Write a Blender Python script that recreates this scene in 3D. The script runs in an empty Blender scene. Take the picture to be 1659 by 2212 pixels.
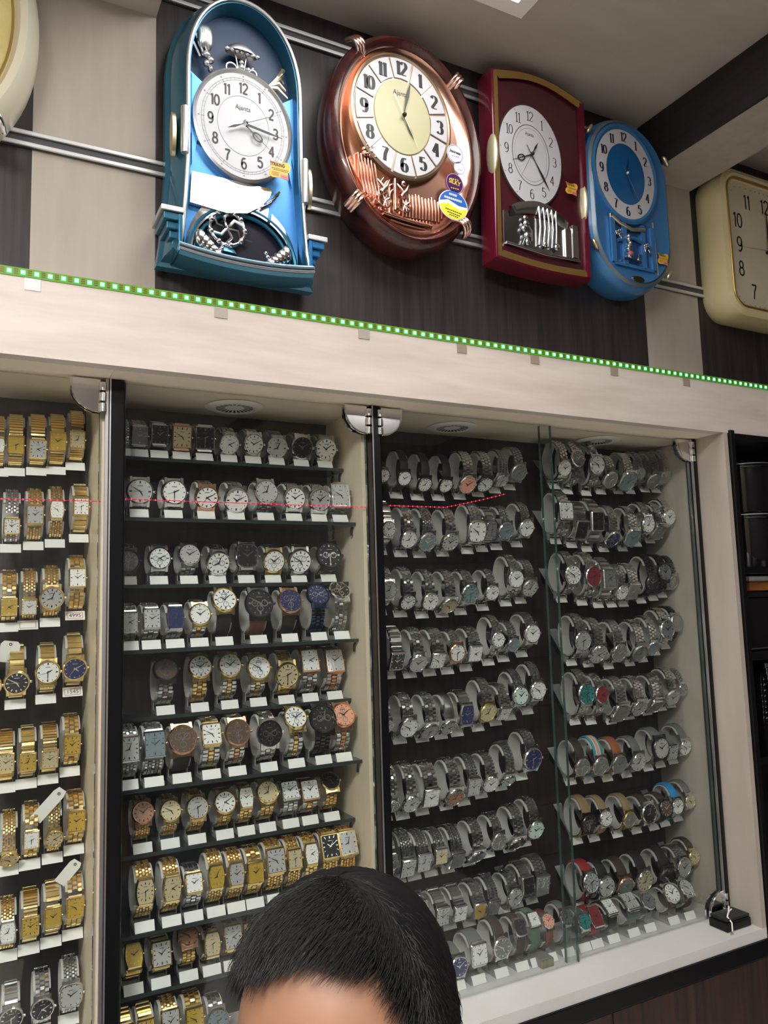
import bpy, bmesh, math, random
from math import sin, cos, pi, radians as R, atan2, asin, sqrt, hypot
from mathutils import Vector, Matrix
random.seed(7)
C = bpy.context.scene.collection
# ------------------------------------------------------------------ camera calibration
F, CX, CY = 1688.0, 829.5, 1106.0
CAM = Vector((0.0, -1.1, 1.85))
RX = Vector((0.88474938, 0.02756229, 0.46525139))
RY = Vector((-0.46520068, 0.11306529, 0.87795477))
RZ = Vector((-0.02840534, -0.9932052, 0.11285644))
def ray(u, v):
    c = Vector(((u - CX) / F, (v - CY) / F, 1.0))
    return Vector((RX.dot(c), RY.dot(c), RZ.dot(c)))
def at(u, v, Y):
    d = ray(u, v); return CAM + d * ((Y - CAM.y) / d.y)
def proj(p):
    q = Vector(p) - CAM
    c = [RX[i] * q.x + RY[i] * q.y + RZ[i] * q.z for i in range(3)]
    return CX + F * c[0] / c[2], CY + F * c[1] / c[2], c[2]
cd = bpy.data.cameras.new('camera'); cam = bpy.data.objects.new('camera', cd); C.objects.link(cam)
m3 = Matrix(((RX[0], -RX[1], -RX[2]), (RY[0], -RY[1], -RY[2]), (RZ[0], -RZ[1], -RZ[2])))
cam.matrix_world = Matrix.Translation(CAM) @ m3.to_4x4()
cd.sensor_fit = 'VERTICAL'; cd.sensor_height = 36.0; cd.lens = F / 2212 * 36.0; cd.clip_start = 0.02
bpy.context.scene.camera = cam
# ------------------------------------------------------------------ materials
MATS = {}
def mat(name, col=(.8, .8, .8), rough=.5, metal=0., emit=0., spec=.5, coat=0., noise=0., nscale=20., stretch=None, col2=None, bump=0., alpha=1., trans=0., ecol=None):
    if name in MATS: return MATS[name]
    m = bpy.data.materials.new(name); m.use_nodes = True
    nt = m.node_tree; b = nt.nodes['Principled BSDF']
    b.inputs['Base Color'].default_value = (*col, 1); b.inputs['Roughness'].default_value = rough
    b.inputs['Metallic'].default_value = metal; b.inputs['Specular IOR Level'].default_value = spec
    b.inputs['Coat Weight'].default_value = coat; b.inputs['Coat Roughness'].default_value = .05
    b.inputs['Alpha'].default_value = alpha; b.inputs['Transmission Weight'].default_value = trans
    if emit:
        b.inputs['Emission Color'].default_value = (*(ecol or col), 1); b.inputs['Emission Strength'].default_value = emit
    if noise or col2 or bump:
        tc = nt.nodes.new('ShaderNodeTexCoord'); mp = nt.nodes.new('ShaderNodeMapping')
        mp.inputs['Scale'].default_value = stretch or (1, 1, 1)
        nz = nt.nodes.new('ShaderNodeTexNoise'); nz.inputs['Scale'].default_value = nscale; nz.inputs['Detail'].default_value = 5; nz.inputs['Roughness'].default_value = .6
        nt.links.new(tc.outputs['Object'], mp.inputs[0]); nt.links.new(mp.outputs[0], nz.inputs['Vector'])
        if noise or col2:
            rp = nt.nodes.new('ShaderNodeValToRGB')
            rp.color_ramp.elements[0].position = .33; rp.color_ramp.elements[1].position = .68
            c2 = col2 or tuple(x * (1 - noise) for x in col)
            rp.color_ramp.elements[0].color = (*c2, 1); rp.color_ramp.elements[1].color = (*col, 1)
            nt.links.new(nz.outputs['Fac'], rp.inputs[0]); nt.links.new(rp.outputs[0], b.inputs['Base Color'])
        if bump:
            bp = nt.nodes.new('ShaderNodeBump'); bp.inputs['Strength'].default_value = bump; bp.inputs['Distance'].default_value = .002
            nt.links.new(nz.outputs['Fac'], bp.inputs['Height']); nt.links.new(bp.outputs[0], b.inputs['Normal'])
    MATS[name] = m; return m
def pane_mat(name, tint, ior=1.45, haze=0.0):
    m = bpy.data.materials.new(name); m.use_nodes = True; nt = m.node_tree; nt.nodes.clear()
    o = nt.nodes.new('ShaderNodeOutputMaterial'); mx = nt.nodes.new('ShaderNodeMixShader')
    fr = nt.nodes.new('ShaderNodeFresnel'); gm = nt.nodes.new('ShaderNodeNewGeometry'); mi = nt.nodes.new('ShaderNodeMapRange')
    mi.inputs[3].default_value = ior; mi.inputs[4].default_value = 1 / ior
    nt.links.new(gm.outputs['Backfacing'], mi.inputs[0]); nt.links.new(mi.outputs[0], fr.inputs[0])
    t = nt.nodes.new('ShaderNodeBsdfTransparent'); t.inputs[0].default_value = (*tint, 1)
    g = nt.nodes.new('ShaderNodeBsdfGlossy'); g.inputs['Roughness'].default_value = .02; g.inputs[0].default_value = (1, 1, 1, 1)
    nt.links.new(fr.outputs[0], mx.inputs[0]); nt.links.new(t.outputs[0], mx.inputs[1]); nt.links.new(g.outputs[0], mx.inputs[2])
    last = mx.outputs[0]
    if haze:
        d = nt.nodes.new('ShaderNodeBsdfDiffuse'); d.inputs[0].default_value = (.8, .82, .83, 1)
        tc = nt.nodes.new('ShaderNodeTexCoord'); nz = nt.nodes.new('ShaderNodeTexNoise'); nz.inputs['Scale'].default_value = 4.5; nz.inputs['Detail'].default_value = 4
        mr = nt.nodes.new('ShaderNodeMapRange'); mr.inputs[1].default_value = .4; mr.inputs[2].default_value = .75; mr.inputs[3].default_value = haze * .35; mr.inputs[4].default_value = haze
        nt.links.new(tc.outputs['Object'], nz.inputs['Vector']); nt.links.new(nz.outputs['Fac'], mr.inputs[0])
        m2 = nt.nodes.new('ShaderNodeMixShader'); nt.links.new(mr.outputs[0], m2.inputs[0])
        nt.links.new(last, m2.inputs[1]); nt.links.new(d.outputs[0], m2.inputs[2]); last = m2.outputs[0]
    nt.links.new(last, o.inputs[0]); MATS[name] = m; return m
SOFFIT = mat('soffit_laminate', (.92, .82, .68), .5, nscale=2.0, stretch=(2, 14, 2), col2=(.86, .76, .61))
CREAM = mat('cream_laminate', (.80, .70, .54), .5, nscale=2.0, stretch=(14, 14, 2), col2=(.72, .62, .47))
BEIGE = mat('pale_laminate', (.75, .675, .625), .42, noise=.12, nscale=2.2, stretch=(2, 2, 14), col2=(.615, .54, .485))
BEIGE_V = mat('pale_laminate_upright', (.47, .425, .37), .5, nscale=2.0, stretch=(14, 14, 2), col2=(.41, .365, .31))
CEIL = mat('ceiling_laminate', (.50, .45, .40), .6, nscale=1.6, stretch=(2, 10, 2), col2=(.44, .39, .345))
WHITE_LAM = mat('white_laminate', (.70, .69, .68), .4, nscale=6, col2=(.64, .63, .615))
DARKWOOD = mat('dark_wenge_wood', (.046, .036, .038), .45, nscale=3.0, stretch=(30, 30, 1.2), col2=(.017, .012, .013))
DARKWOOD_B = mat('dark_wenge_back', (.040, .030, .027), .5, nscale=3.0, stretch=(30, 30, 1.2), col2=(.014, .011, .010))
BROWNWOOD = mat('red_brown_wood', (.060, .030, .026), .4, nscale=2.6, stretch=(24, 24, 1.0), col2=(.018, .012, .011))
BLACK = mat('black_lacquer', (.006, .006, .007), .28, spec=.3)
BLACKM = mat('black_matt', (.014, .014, .015), .5)
CHROME = mat('chrome', (.82, .82, .83), .12, 1)
ALU = mat('brushed_aluminium', (.62, .62, .63), .38, 1)
DGREY = mat('dark_grey', (.07, .07, .075), .5)
WPLAST = mat('white_plastic', (.90, .87, .82), .4)
PAPER = mat('white_paper', (.82, .82, .80), .7)
INK = mat('black_ink', (.012, .012, .014), .5)
REDINK = mat('red_ink', (.45, .05, .04), .6)
GLASS = pane_mat('door_glass', (.95, .97, .96), 1.45, .007)
GLASSE = mat('glass_edge_green', (.045, .075, .065), .15, trans=0.0)
SHELFG = pane_mat('shelf_glass', (.55, .59, .59), 1.5, .035)
GREYPL = mat('grey_cuff_plastic', (.50, .49, .47), .45)
CLEARPL = mat('clear_bracket_plastic', (.30, .30, .29), .25)
SILVER = mat('silver_steel', (.80, .80, .80), .17, 1)
SILVERD = mat('silver_steel_satin', (.50, .50, .50), .34, 1)
GOLD = mat('gold_plate', (.96, .75, .36), .2, 1)
GOLDD = mat('gold_plate_satin', (.86, .65, .30), .32, 1)
ROSE = mat('rose_gold', (.80, .50, .34), .22, 1)
GUN = mat('gunmetal', (.09, .09, .095), .3, 1)
BLUEM = mat('blue_steel', (.05, .07, .16), .28, 1)
def leather(n, c): return mat('leather_' + n, c, .55, bump=.3, nscale=60)
LEA = {'K': leather('black', (.014, .013, .013)), 'B': leather('brown', (.16, .05, .03)), 'T': leather('tan', (.30, .20, .10)), 'Y': leather('grey', (.15, .16, .16)),
       'R': leather('rust', (.33, .10, .04)), 'E': leather('green', (.09, .15, .11)), 'Q': leather('red', (.35, .02, .03)), 'C': leather('blue', (.02, .28, .65)),
       'V': leather('dark_brown', (.05, .03, .025))}
def striped():
    m = mat('striped_nylon', (.1, .4, .42), .7); nt = m.node_tree; b = nt.nodes['Principled BSDF']
    tc = nt.nodes.new('ShaderNodeTexCoord'); sx = nt.nodes.new('ShaderNodeSeparateXYZ'); ab = nt.nodes.new('ShaderNodeMath'); ab.operation = 'ABSOLUTE'
    rp = nt.nodes.new('ShaderNodeValToRGB'); rp.color_ramp.interpolation = 'CONSTANT'; e = rp.color_ramp.elements
    e[0].color = (.75, .32, .22, 1); e[1].position = .16; e[1].color = (.75, .75, .7, 1)
    n = e.new(.24); n.color = (.05, .32, .36, 1)
    nt.links.new(tc.outputs['Object'], sx.inputs[0]); nt.links.new(sx.outputs[0], ab.inputs[0]); nt.links.new(ab.outputs[0], rp.inputs[0]); nt.links.new(rp.outputs[0], b.inputs['Base Color'])
    return m
LEA['A'] = striped()
DIALC = {'w': ('white', (.80, .80, .79)), 'k': ('black', (.012, .012, .014)), 'b': ('navy blue', (.02, .025, .11)), 'g': ('gold', (.62, .42, .07)), 'c': ('champagne', (.70, .60, .38)),
         's': ('silver', (.55, .55, .55)), 'y': ('grey', (.17, .175, .175)), 'n': ('brown', (.10, .06, .045)), 'r': ('dark red', (.22, .03, .04)), 't': ('teal', (.03, .22, .21)),
         'p': ('peach', (.80, .36, .24)), 'm': ('mint', (.62, .78, .71)), 'l': ('slate', (.17, .23, .26)), 'o': ('tan', (.42, .22, .12))}
DIALM = {k: mat('dial_' + v[0].replace(' ', '_'), v[1], .35, coat=.6, metal=.35 if k in 'gcs' else 0) for k, v in DIALC.items()}
# ------------------------------------------------------------------ mesh builder
class MB:
    def __init__(s): s.v = []; s.f = []; s.m = []
    def add(s, vs, fs, mi=0):
        o = len(s.v); s.v += [tuple(v) for v in vs]; s.f += [tuple(i + o for i in f) for f in fs]; s.m += [mi] * len(fs); return s
    def box(s, x0, x1, y0, y1, z0, z1, mi=0):
        return s.add([(x0, y0, z0), (x1, y0, z0), (x1, y1, z0), (x0, y1, z0), (x0, y0, z1), (x1, y0, z1), (x1, y1, z1), (x0, y1, z1)],
                     [(0, 3, 2, 1), (4, 5, 6, 7), (0, 1, 5, 4), (1, 2, 6, 5), (2, 3, 7, 6), (3, 0, 4, 7)], mi)
    def loft(s, loops, cap0=True, cap1=True, mi=0, closed=True, ring=False):
        n = len(loops[0]); o = len(s.v)
        for l in loops: s.v += [tuple(p) for p in l]
        k = len(loops)
        for a in range(k if ring else k - 1):
            b = (a + 1) % k
            for i in range(n if closed else n - 1):
                j = (i + 1) % n
                s.f.append((o + a * n + i, o + a * n + j, o + b * n + j, o + b * n + i)); s.m.append(mi)
        if cap0 and not ring: s.f.append(tuple(o + i for i in reversed(range(n)))); s.m.append(mi)
        if cap1 and not ring: s.f.append(tuple(o + (k - 1) * n + i for i in range(n))); s.m.append(mi)
        return s
    def prism(s, out, y0, y1, mi=0):           # outline in x,z
        return s.loft([[(x, y0, z) for x, z in out], [(x, y1, z) for x, z in out]], mi=mi)
    def face(s, out, y, mi=0):
        return s.add([(x, y, z) for x, z in out], [tuple(range(len(out)))], mi)
    def ring(s, outer, inner, y0, y1, mi=0):   # flat frame between two outlines
        return s.loft([[(x, y0, z) for x, z in outer], [(x, y1, z) for x, z in outer], [(x, y1, z) for x, z in inner], [(x, y0, z) for x, z in inner]], ring=True, mi=mi)
    def tube(s, pts, r, n=8, closed=False, mi=0):
        pts = [Vector(p) for p in pts]; k = len(pts); loops = []; rr = r if hasattr(r, '__len__') else [r] * k
        up = None
        for i in range(k):
            t = (pts[(i + 1) % k] - pts[i - 1]) if closed else (pts[min(i + 1, k - 1)] - pts[max(i - 1, 0)])
            t.normalize()
            if up is None: up = t.orthogonal().normalized()
            else:
                up = up - t * up.dot(t)
                up = up.normalized() if up.length > 1e-6 else t.orthogonal().normalized()
            b = t.cross(up)
            loops.append([pts[i] + (up * cos(2 * pi * j / n) + b * sin(2 * pi * j / n)) * rr[i] for j in range(n)])
        return s.loft(loops, ring=closed, mi=mi)
    def lathe(s, prof, n=24, axis='z', c=(0, 0, 0), mi=0, sx=1, sy=1, cap=True):   # prof: (radius, along)
        loops = []
        for r, h in prof:
            l = []
            for j in range(n):
                a = 2 * pi * j / n; p, q = r * cos(a) * sx, r * sin(a) * sy
                l.append({'z': (c[0] + p, c[1] + q, c[2] + h), 'y': (c[0] + p, c[1] - h, c[2] + q), 'x': (c[0] + h, c[1] + p, c[2] + q)}[axis])
            loops.append(l)
        return s.loft(loops, cap0=cap, cap1=cap, mi=mi)
    def sphere(s, c, rx, ry=None, rz=None, n=14, mi=0):
        ry = ry or rx; rz = rz or rx; k = max(6, n // 2)
        return s.loft([[(c[0] + rx * sin(pi * i / k) * cos(2 * pi * j / n), c[1] + ry * sin(pi * i / k) * sin(2 * pi * j / n), c[2] + rz * cos(pi * i / k)) for j in range(n)] for i in [.02] + list(range(1, k)) + [k - .02]], mi=mi)
    def ribbon(s, pts, w, y, mi=0):            # flat stroke in x,z; w number or function(dx,dz)
        n = len(pts); L = []; Rr = []
        for i in range(n):
            a = pts[max(i - 1, 0)]; b = pts[min(i + 1, n - 1)]
            dx, dz = b[0] - a[0], b[1] - a[1]; l = hypot(dx, dz) or 1; dx /= l; dz /= l
            h = (w(dx, dz) if callable(w) else w) / 2
            L.append((pts[i][0] - dz * h, y, pts[i][1] + dx * h)); Rr.append((pts[i][0] + dz * h, y, pts[i][1] - dx * h))
        o = len(s.v); s.v += L + Rr
        for i in range(n - 1): s.f.append((o + i, o + i + 1, o + n + i + 1, o + n + i)); s.m.append(mi)
        return s
    def mesh(s, name, mats, smooth=None):
        me = bpy.data.meshes.new(name); me.from_pydata(s.v, [], s.f)
        mats = mats if isinstance(mats, (list, tuple)) else [mats]
        for m in mats: me.materials.append(m)
        if len(mats) > 1: me.polygons.foreach_set('material_index', s.m)
        bm = bmesh.new(); bm.from_mesh(me); bmesh.ops.recalc_face_normals(bm, faces=bm.faces); 
        if smooth is not None:
            for f in bm.faces: f.smooth = True
            for e in bm.edges:
                if len(e.link_faces) == 2 and e.calc_face_angle(0) > R(smooth): e.smooth = False
        bm.to_mesh(me); bm.free(); me.update(); return me
    def build(s, name, mats, parent=None, smooth=None, loc=(0, 0, 0)):
        return put(name, s.mesh(name, mats, smooth), parent, loc)
def put(name, me, parent=None, loc=(0, 0, 0)):
    o = bpy.data.objects.new(name, me); C.objects.link(o); o.location = loc
    if parent: o.parent = parent
    return o
def setmat(o, i, m):
    s = o.material_slots[i]; s.link = 'OBJECT'; s.material = m
def thing(name, label, cat, loc=(0, 0, 0), group=None):
    o = bpy.data.objects.new(name, None); C.objects.link(o); o.location = loc; o.empty_display_size = .01
    return tag(o, label, cat, group)
def tag(o, label, cat, group=None, kind=None):
    o['label'] = label; o['category'] = cat
    if group: o['group'] = group
    if kind: o['kind'] = kind
    return o
def struct(name, mb, m, smooth=None):
    o = mb.build(name, m, None, smooth); o['kind'] = 'structure'; return o
def bevel(o, w=.002, seg=2):
    b = o.modifiers.new('b', 'BEVEL'); b.width = w; b.segments = seg; b.limit_method = 'ANGLE'; b.angle_limit = R(40); return o
# outlines (x, z)
def ell(rx, rz, n=64, cx=0, cz=0, a0=0, a1=2 * pi): 
    full = abs(a1 - a0 - 2 * pi) < 1e-6; k = n if full else n + 1
    return [(cx + rx * cos(a0 + (a1 - a0) * i / n), cz + rz * sin(a0 + (a1 - a0) * i / n)) for i in range(k)]
def rrect(hw, hh, r, n=5, cx=0, cz=0):
    o = []
    for (sx, sz, a) in ((1, 1, 0), (-1, 1, pi / 2), (-1, -1, pi), (1, -1, 1.5 * pi)):
        for i in range(n + 1):
            t = a + pi / 2 * i / n; o.append((cx + sx * (hw - r) + r * cos(t), cz + sz * (hh - r) + r * sin(t)))
    return o
def sc(out, k, kz=None, cx=0, cz=0): return [(cx + (x - cx) * k, cz + (z - cz) * (kz or k)) for x, z in out]
# stroke numerals in a .6 x 1 box centred on 0
def arc(cx, cz, rx, rz, a, b, n=14): return [(cx + rx * cos(R(a + (b - a) * i / n)), cz + rz * sin(R(a + (b - a) * i / n))) for i in range(n + 1)]
GL = {'0': [arc(0, 0, .26, .46, 90, 450, 24)], '1': [[(.04, -.5), (.04, .5)], [(.04, .46), (-.14, .32)]],
      '2': [arc(0, .22, .25, .26, 165, -30) + [(-.24, -.46)], [(-.26, -.46), (.27, -.46)]],
      '3': [arc(-.02, .23, .24, .24, 150, -80), arc(-.02, -.22, .27, .26, 85, -150)],
      '4': [[(.13, -.5), (.13, .5)], [(.13, .48), (-.28, -.2)], [(-.3, -.2), (.3, -.2)]],
      '5': [[(.22, .46), (-.2, .46)], [(-.2, .47), (-.22, .06)], [(-.22, .06)] + arc(-.01, -.17, .27, .31, 120, -150)],
      '6': [arc(.02, .1, .27, .38, 60, 180, 10) + arc(0, -.18, .25, .30, 180, 540, 22)],
      '7': [[(-.26, .46), (.27, .46)], [(.27, .46), (.02, 0), (-.06, -.5)]],
      '8': [arc(0, .24, .21, .23, 90, 450, 20), arc(0, -.22, .26, .26, 90, 450, 22)],
      '9': [arc(0, .18, .25, .30, 0, 360, 22) + arc(-.02, -.1, .27, .38, 0, -120, 10)]}
GL['9'] = [[(-x, -z) for x, z in st] for st in GL['6']]
def numerals(mb, txt, cx, cz, h, y, thick=.13, thin=None, wide=1.0):
    thin = thick if thin is None else thin
    adv = [.42 if c == '1' else .64 for c in txt]; tot = sum(adv) * h * wide; x = cx - tot / 2
    w = lambda dx, dz: h * (thin + (thick - thin) * abs(dz) ** 1.5)
    for c, a in zip(txt, adv):
        x0 = x + a * h * wide / 2
        for i, st in enumerate(GL[c]):
            mb.ribbon([(x0 + px * h * wide, cz + pz * h) for px, pz in st], w, y - .00005 * i)
        if thin < thick and c in '1': mb.ribbon([(x0 - .10 * h, cz - .49 * h), (x0 + .2 * h, cz - .49 * h)], h * .05, y)
        x += a * h * wide
def text(name, body, x, z, h, y, m, parent, bold=0., squeeze=1., rot=0.):
    cu = bpy.data.curves.new(name, 'FONT'); cu.body = body; cu.size = h; cu.align_x = 'CENTER'; cu.align_y = 'CENTER'; cu.offset = bold; cu.resolution_u = 3
    t = bpy.data.objects.new('t', cu); C.objects.link(t)
    me = bpy.data.meshes.new_from_object(t.evaluated_get(bpy.context.evaluated_depsgraph_get())); bpy.data.objects.remove(t)
    me.transform(Matrix.Rotation(rot, 4, 'Y') @ Matrix.Scale(squeeze, 4, (1, 0, 0)) @ Matrix.Rotation(pi / 2, 4, 'X')); me.materials.clear(); me.materials.append(m)
    return put(name, me, parent, (x, y, z))
# ================================================================== THE SETTING
ZF0, ZF1, ZL, ZC, YW, YB, YD = 2.184, 2.300, 1.186, 2.977, .18, .235, .075
XP = 1.402
struct('floor', MB().box(-1.6, 3.0, -3.6, .45, -.05, 0), mat('floor_tile', (.82, .79, .74), .35, nscale=3, col2=(.74, .71, .66)))
cl = struct('ceiling', MB().box(-1.6, 3.0, -3.6, .45, ZC, ZC + .05), CEIL)
struct('wall_rear', MB().box(-1.6, 3.0, -3.65, -3.6, 0, ZC), mat('rear_wall_panel', (.11, .10, .092), .6, nscale=2, col2=(.07, .062, .058)))
struct('wall_left', MB().box(-1.65, -1.6, -3.65, .45, 0, ZC), BEIGE_V)
struct('wall_right', MB().box(3.0, 3.05, -3.65, .45, 0, ZC), DARKWOOD)
struct('wall_front', MB().box(-1.6, 3.0, YW + .012, .45, ZF0 + .012, ZC), DARKWOOD)
struct('wall_front_lower', MB().box(-1.6, 3.0, .3, .45, 0, ZF0 + .012), DARKWOOD_B)
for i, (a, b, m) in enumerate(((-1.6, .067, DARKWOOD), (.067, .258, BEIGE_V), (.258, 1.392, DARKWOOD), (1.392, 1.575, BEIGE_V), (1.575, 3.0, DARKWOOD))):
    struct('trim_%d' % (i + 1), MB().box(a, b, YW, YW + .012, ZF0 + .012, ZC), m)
# ceiling beams running out from the wall over the pale stripes
ZBM = 2.868
bm_ = MB().box(.062, .258, -3.5, YW - .0005, ZBM, ZC - .0005, 0)
struct('trim_6', bm_, CEIL)
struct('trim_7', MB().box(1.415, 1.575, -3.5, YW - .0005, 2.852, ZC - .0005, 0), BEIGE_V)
struct('trim_8', MB().box(1.407, 1.4149, -3.5, YW - .0005, 2.852, ZC - .0005, 0), mat('dark_beam_face', (.022, .017, .018), .5, nscale=3.0, stretch=(30, 2, 30), col2=(.012, .009, .010)))
# fascia box above the cabinets
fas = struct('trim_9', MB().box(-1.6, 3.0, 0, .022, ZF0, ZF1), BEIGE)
struct('trim_10', MB().box(-1.6, 3.0, .022, YW, ZF1 - .014, ZF1), BEIGE)
# ceiling light panel and unseen panels added for fill behind the camera
def lit(n, e): return mat('lit_diffuser_' + n, (1, .97, .93), .5, emit=e, ecol=(1, .965, .93))
LED_ON = lit('near', 8.0)
def ceiling_panel(x0, x1, y0, y1, label, group=None, m=LED_ON):
    t = thing('ceiling_light_panel', label, 'ceiling light', ((x0 + x1) / 2, (y0 + y1) / 2, ZC), group)
    hx, hy = (x1 - x0) / 2, (y1 - y0) / 2; b = MB()
    for (a0, a1, c0, c1) in ((-hx, hx, -hy, -hy + .03), (-hx, hx, hy - .03, hy), (-hx, -hx + .03, -hy + .03, hy - .03), (hx - .03, hx, -hy + .03, hy - .03)): b.box(a0, a1, c0, c1, -.012, -.0005)
    b.build('frame', WPLAST, t)
    MB().box(-hx + .03, hx - .03, -hy + .03, hy - .03, -.008, -.001).build('diffuser', m, t)
ceiling_panel(.315, .915, -.60, 0.0, 'square white ceiling light panel above the brown oval clock')
ceiling_panel(-.9, -.3, -1.75, -1.15, "square white ceiling light panel added for fill just behind the camera", None, lit('counter', 70.))
ceiling_panel(-.3, .3, -3.1, -2.5, "square white ceiling light panel added for fill at the back of the shop", None, lit('walkway', 60.))
ceiling_panel(1.5, 2.1, -2.6, -2.0, "square white ceiling light panel added for fill over the far back corner", None, lit('corner', 14.))
# ================================================================== CABINETS
def glass_door(cab, x0, x1, hinge_side, hinges, ykk=YD, z0=None, z1=None, nm='door'):
    z0 = ZL + .003 if z0 is None else z0; z1 = ZF0 - .003 if z1 is None else z1
    d = MB().box(x0, x1, ykk - .003, ykk + .003, z0, z1).build(nm, GLASS, cab)
    e = MB(); 
    for xe in (x0 - .0006, x1 + .0001): MB().box(xe, xe + .0005, ykk - .003, ykk + .003, z0, z1).build('glass_edge', GLASSE, d)
    hx = x1 if hinge_side > 0 else x0; s = -hinge_side
    for zt in hinges:
        h = MB(); sg = 1 if zt > 1.7 else -1
        out = [(hx, zt), (hx + s * .040, zt)] + [(hx + s * .040 * cos(R(a)), zt - sg * (.012 + .036 * sin(R(a)))) for a in range(0, 91, 15)]
        h.prism(out, ykk - .009, ykk - .0035); h.prism(out, ykk + .0035, ykk + .007)
        rim = out[1:]; h.tube([(x, ykk - .0095, z) for x, z in rim], .0016, 6)
        for k in range(3): h.lathe([(.0001, 0), (.0055, 0), (.0055, .012), (.0001, .012)], 12, 'z', (hx - s * .003, ykk - .010, zt - sg * .002 - (.046 if sg > 0 else 0) + k * .0155))
        h.build('hinge', CHROME, d, 40)
    return d
def post(x0, x1, z0=ZL, z1=ZF0 - .0005):
    b = MB().box(x0, x1, YD - .006, YB, z0, z1); return b
# --- gold watch cabinet (far to the left of the photo)
cab1 = thing('display_cabinet', 'pale wall cabinet full of gold watches behind one glass door', 'cabinet', (0, 0, 0))
MB().box(-.62, .1705, YB, YB + .014, ZL, ZF0).build('back_panel', DARKWOOD_B, cab1)
MB().box(-.62, .1705, .0222, YB, ZF0, ZF0 + .010).build('top_panel', SOFFIT, cab1)
MB().box(.160, .1705, YD + .006, YB, ZL, ZF0 - .0005).build('side_panel', CREAM, cab1)
MB().box(-.62, .1705, 0, YB, ZL - .02, ZL).build('bottom_panel', WHITE_LAM, cab1)
glass_door(cab1, -.45, .1585, 1, (ZF0 - .003,))
d = MB().box(.166, .1704, YD - .0065, YD - .001, ZL, ZF0 - .001); d.build('edge_strip', ALU, cab1)
# --- shelved cabinet
cab2 = thing('display_cabinet', 'wall cabinet with dark glass shelves of watches between two black posts', 'cabinet', (0, 0, 0))
MB().box(.171, .598, YB, YB + .014, ZL, ZF0).build('back_panel', DARKWOOD_B, cab2)
MB().box(.171, .598, .0222, YB, ZF0, ZF0 + .010).build('top_panel', SOFFIT, cab2)
bevel(MB().box(.171, .194, YD - .010, YD + .012, ZL, ZF0 - .0005).build('post', BLACK, cab2), .003)
MB().box(.179, .194, YD + .012, YB, ZL, ZF0 - .0005).build('side_panel', DARKWOOD_B, cab2)
MB().box(.588, .598, YD + .012, YB, ZL, ZF0 - .0005).build('side_panel', CREAM, cab2)
MB().box(.171, .598, 0, YB, ZL - .02, ZL).build('bottom_panel', WHITE_LAM, cab2)
SHZ = [2.088, 1.986, 1.885, 1.787, 1.684, 1.587, 1.486, 1.385, 1.290]
SHY = [.160, .115, .150, .115, .150, .112, .145, .115, .145]
for z, y in zip(SHZ, SHY):
    s = MB().box(.195, .5875, y, YB - .001, z - .005, z).build('shelf', SHELFG, cab2)
    MB().box(.195, .5875, y - .0008, y - .0001, z - .0052, z + .0002).build('shelf_edge', mat('dark_glass_edge', (.03, .04, .04), .12), s)
    for yy in (y + .012, YB - .03): MB().tube([(.5875, yy, z - .0075), (.5855, yy, z - .0085), (.5845, yy, z - .014), (.5845, yy, z - .022)], .0022, 6).build('shelf_support', GUN, s, 40)
glass_door(cab2, .1955, .590, 1, (ZF0 - .003,))
# --- double door cabinet
cab3 = thing('display_cabinet', 'wide wall cabinet of silver watches with two overlapping glass doors', 'cabinet', (0, 0, 0))
MB().box(.5985, XP + .014, YB, YB + .014, ZL, ZF0).build('back_panel', DARKWOOD_B, cab3)
MB().box(.5985, XP + .014, .0222, YB, ZF0, ZF0 + .010).build('top_panel', SOFFIT, cab3)
bevel(MB().box(.5985, .6165, YD - .010, YD + .012, ZL, ZF0 - .0005).build('post', BLACK, cab3), .003)
MB().box(.5986, .614, YD + .012, YB, ZL, ZF0 - .0005).build('side_panel', DARKWOOD_B, cab3)
MB().box(XP, XP + .012, 0.0002, YB, ZL, ZF0 - .0005).build('side_panel', BEIGE_V, cab3)
bevel(MB().box(XP - .013, XP - .0003, YD - .004, YD + .020, ZL, ZF0 - .0005).build('post', BLACK, cab3), .003)
MB().box(XP - .0145, XP - .0132, YD - .003, YD + .003, ZL, ZF0 - .001).build('edge_strip', ALU, cab3)
MB().box(.5985, XP + .012, 0, YB, ZL - .02, ZL).build('bottom_panel', WHITE_LAM, cab3)
sl = MB()
for k in range(10): sl.box(.615, XP - .001, YB - .0012, YB - .0001, 2.12 - k * .1, 2.123 - k * .1)
sl.build('slat_groove', BLACKM, cab3)
glass_door(cab3, .6175, .995, -1, (ZF0 - .003,))
glass_door(cab3, .975, XP - .015, 1, (ZF0 - .003, ZL + .003), YD + .0085)
MB().box(.5988, .6010, YD - .0110, YD - .0102, ZL, ZF0 - .001).build('edge_strip', ALU, cab3)
MB().box(.1714, .1734, YD - .0110, YD - .0102, ZL, ZF0 - .001).build('edge_strip', ALU, cab2)
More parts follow.
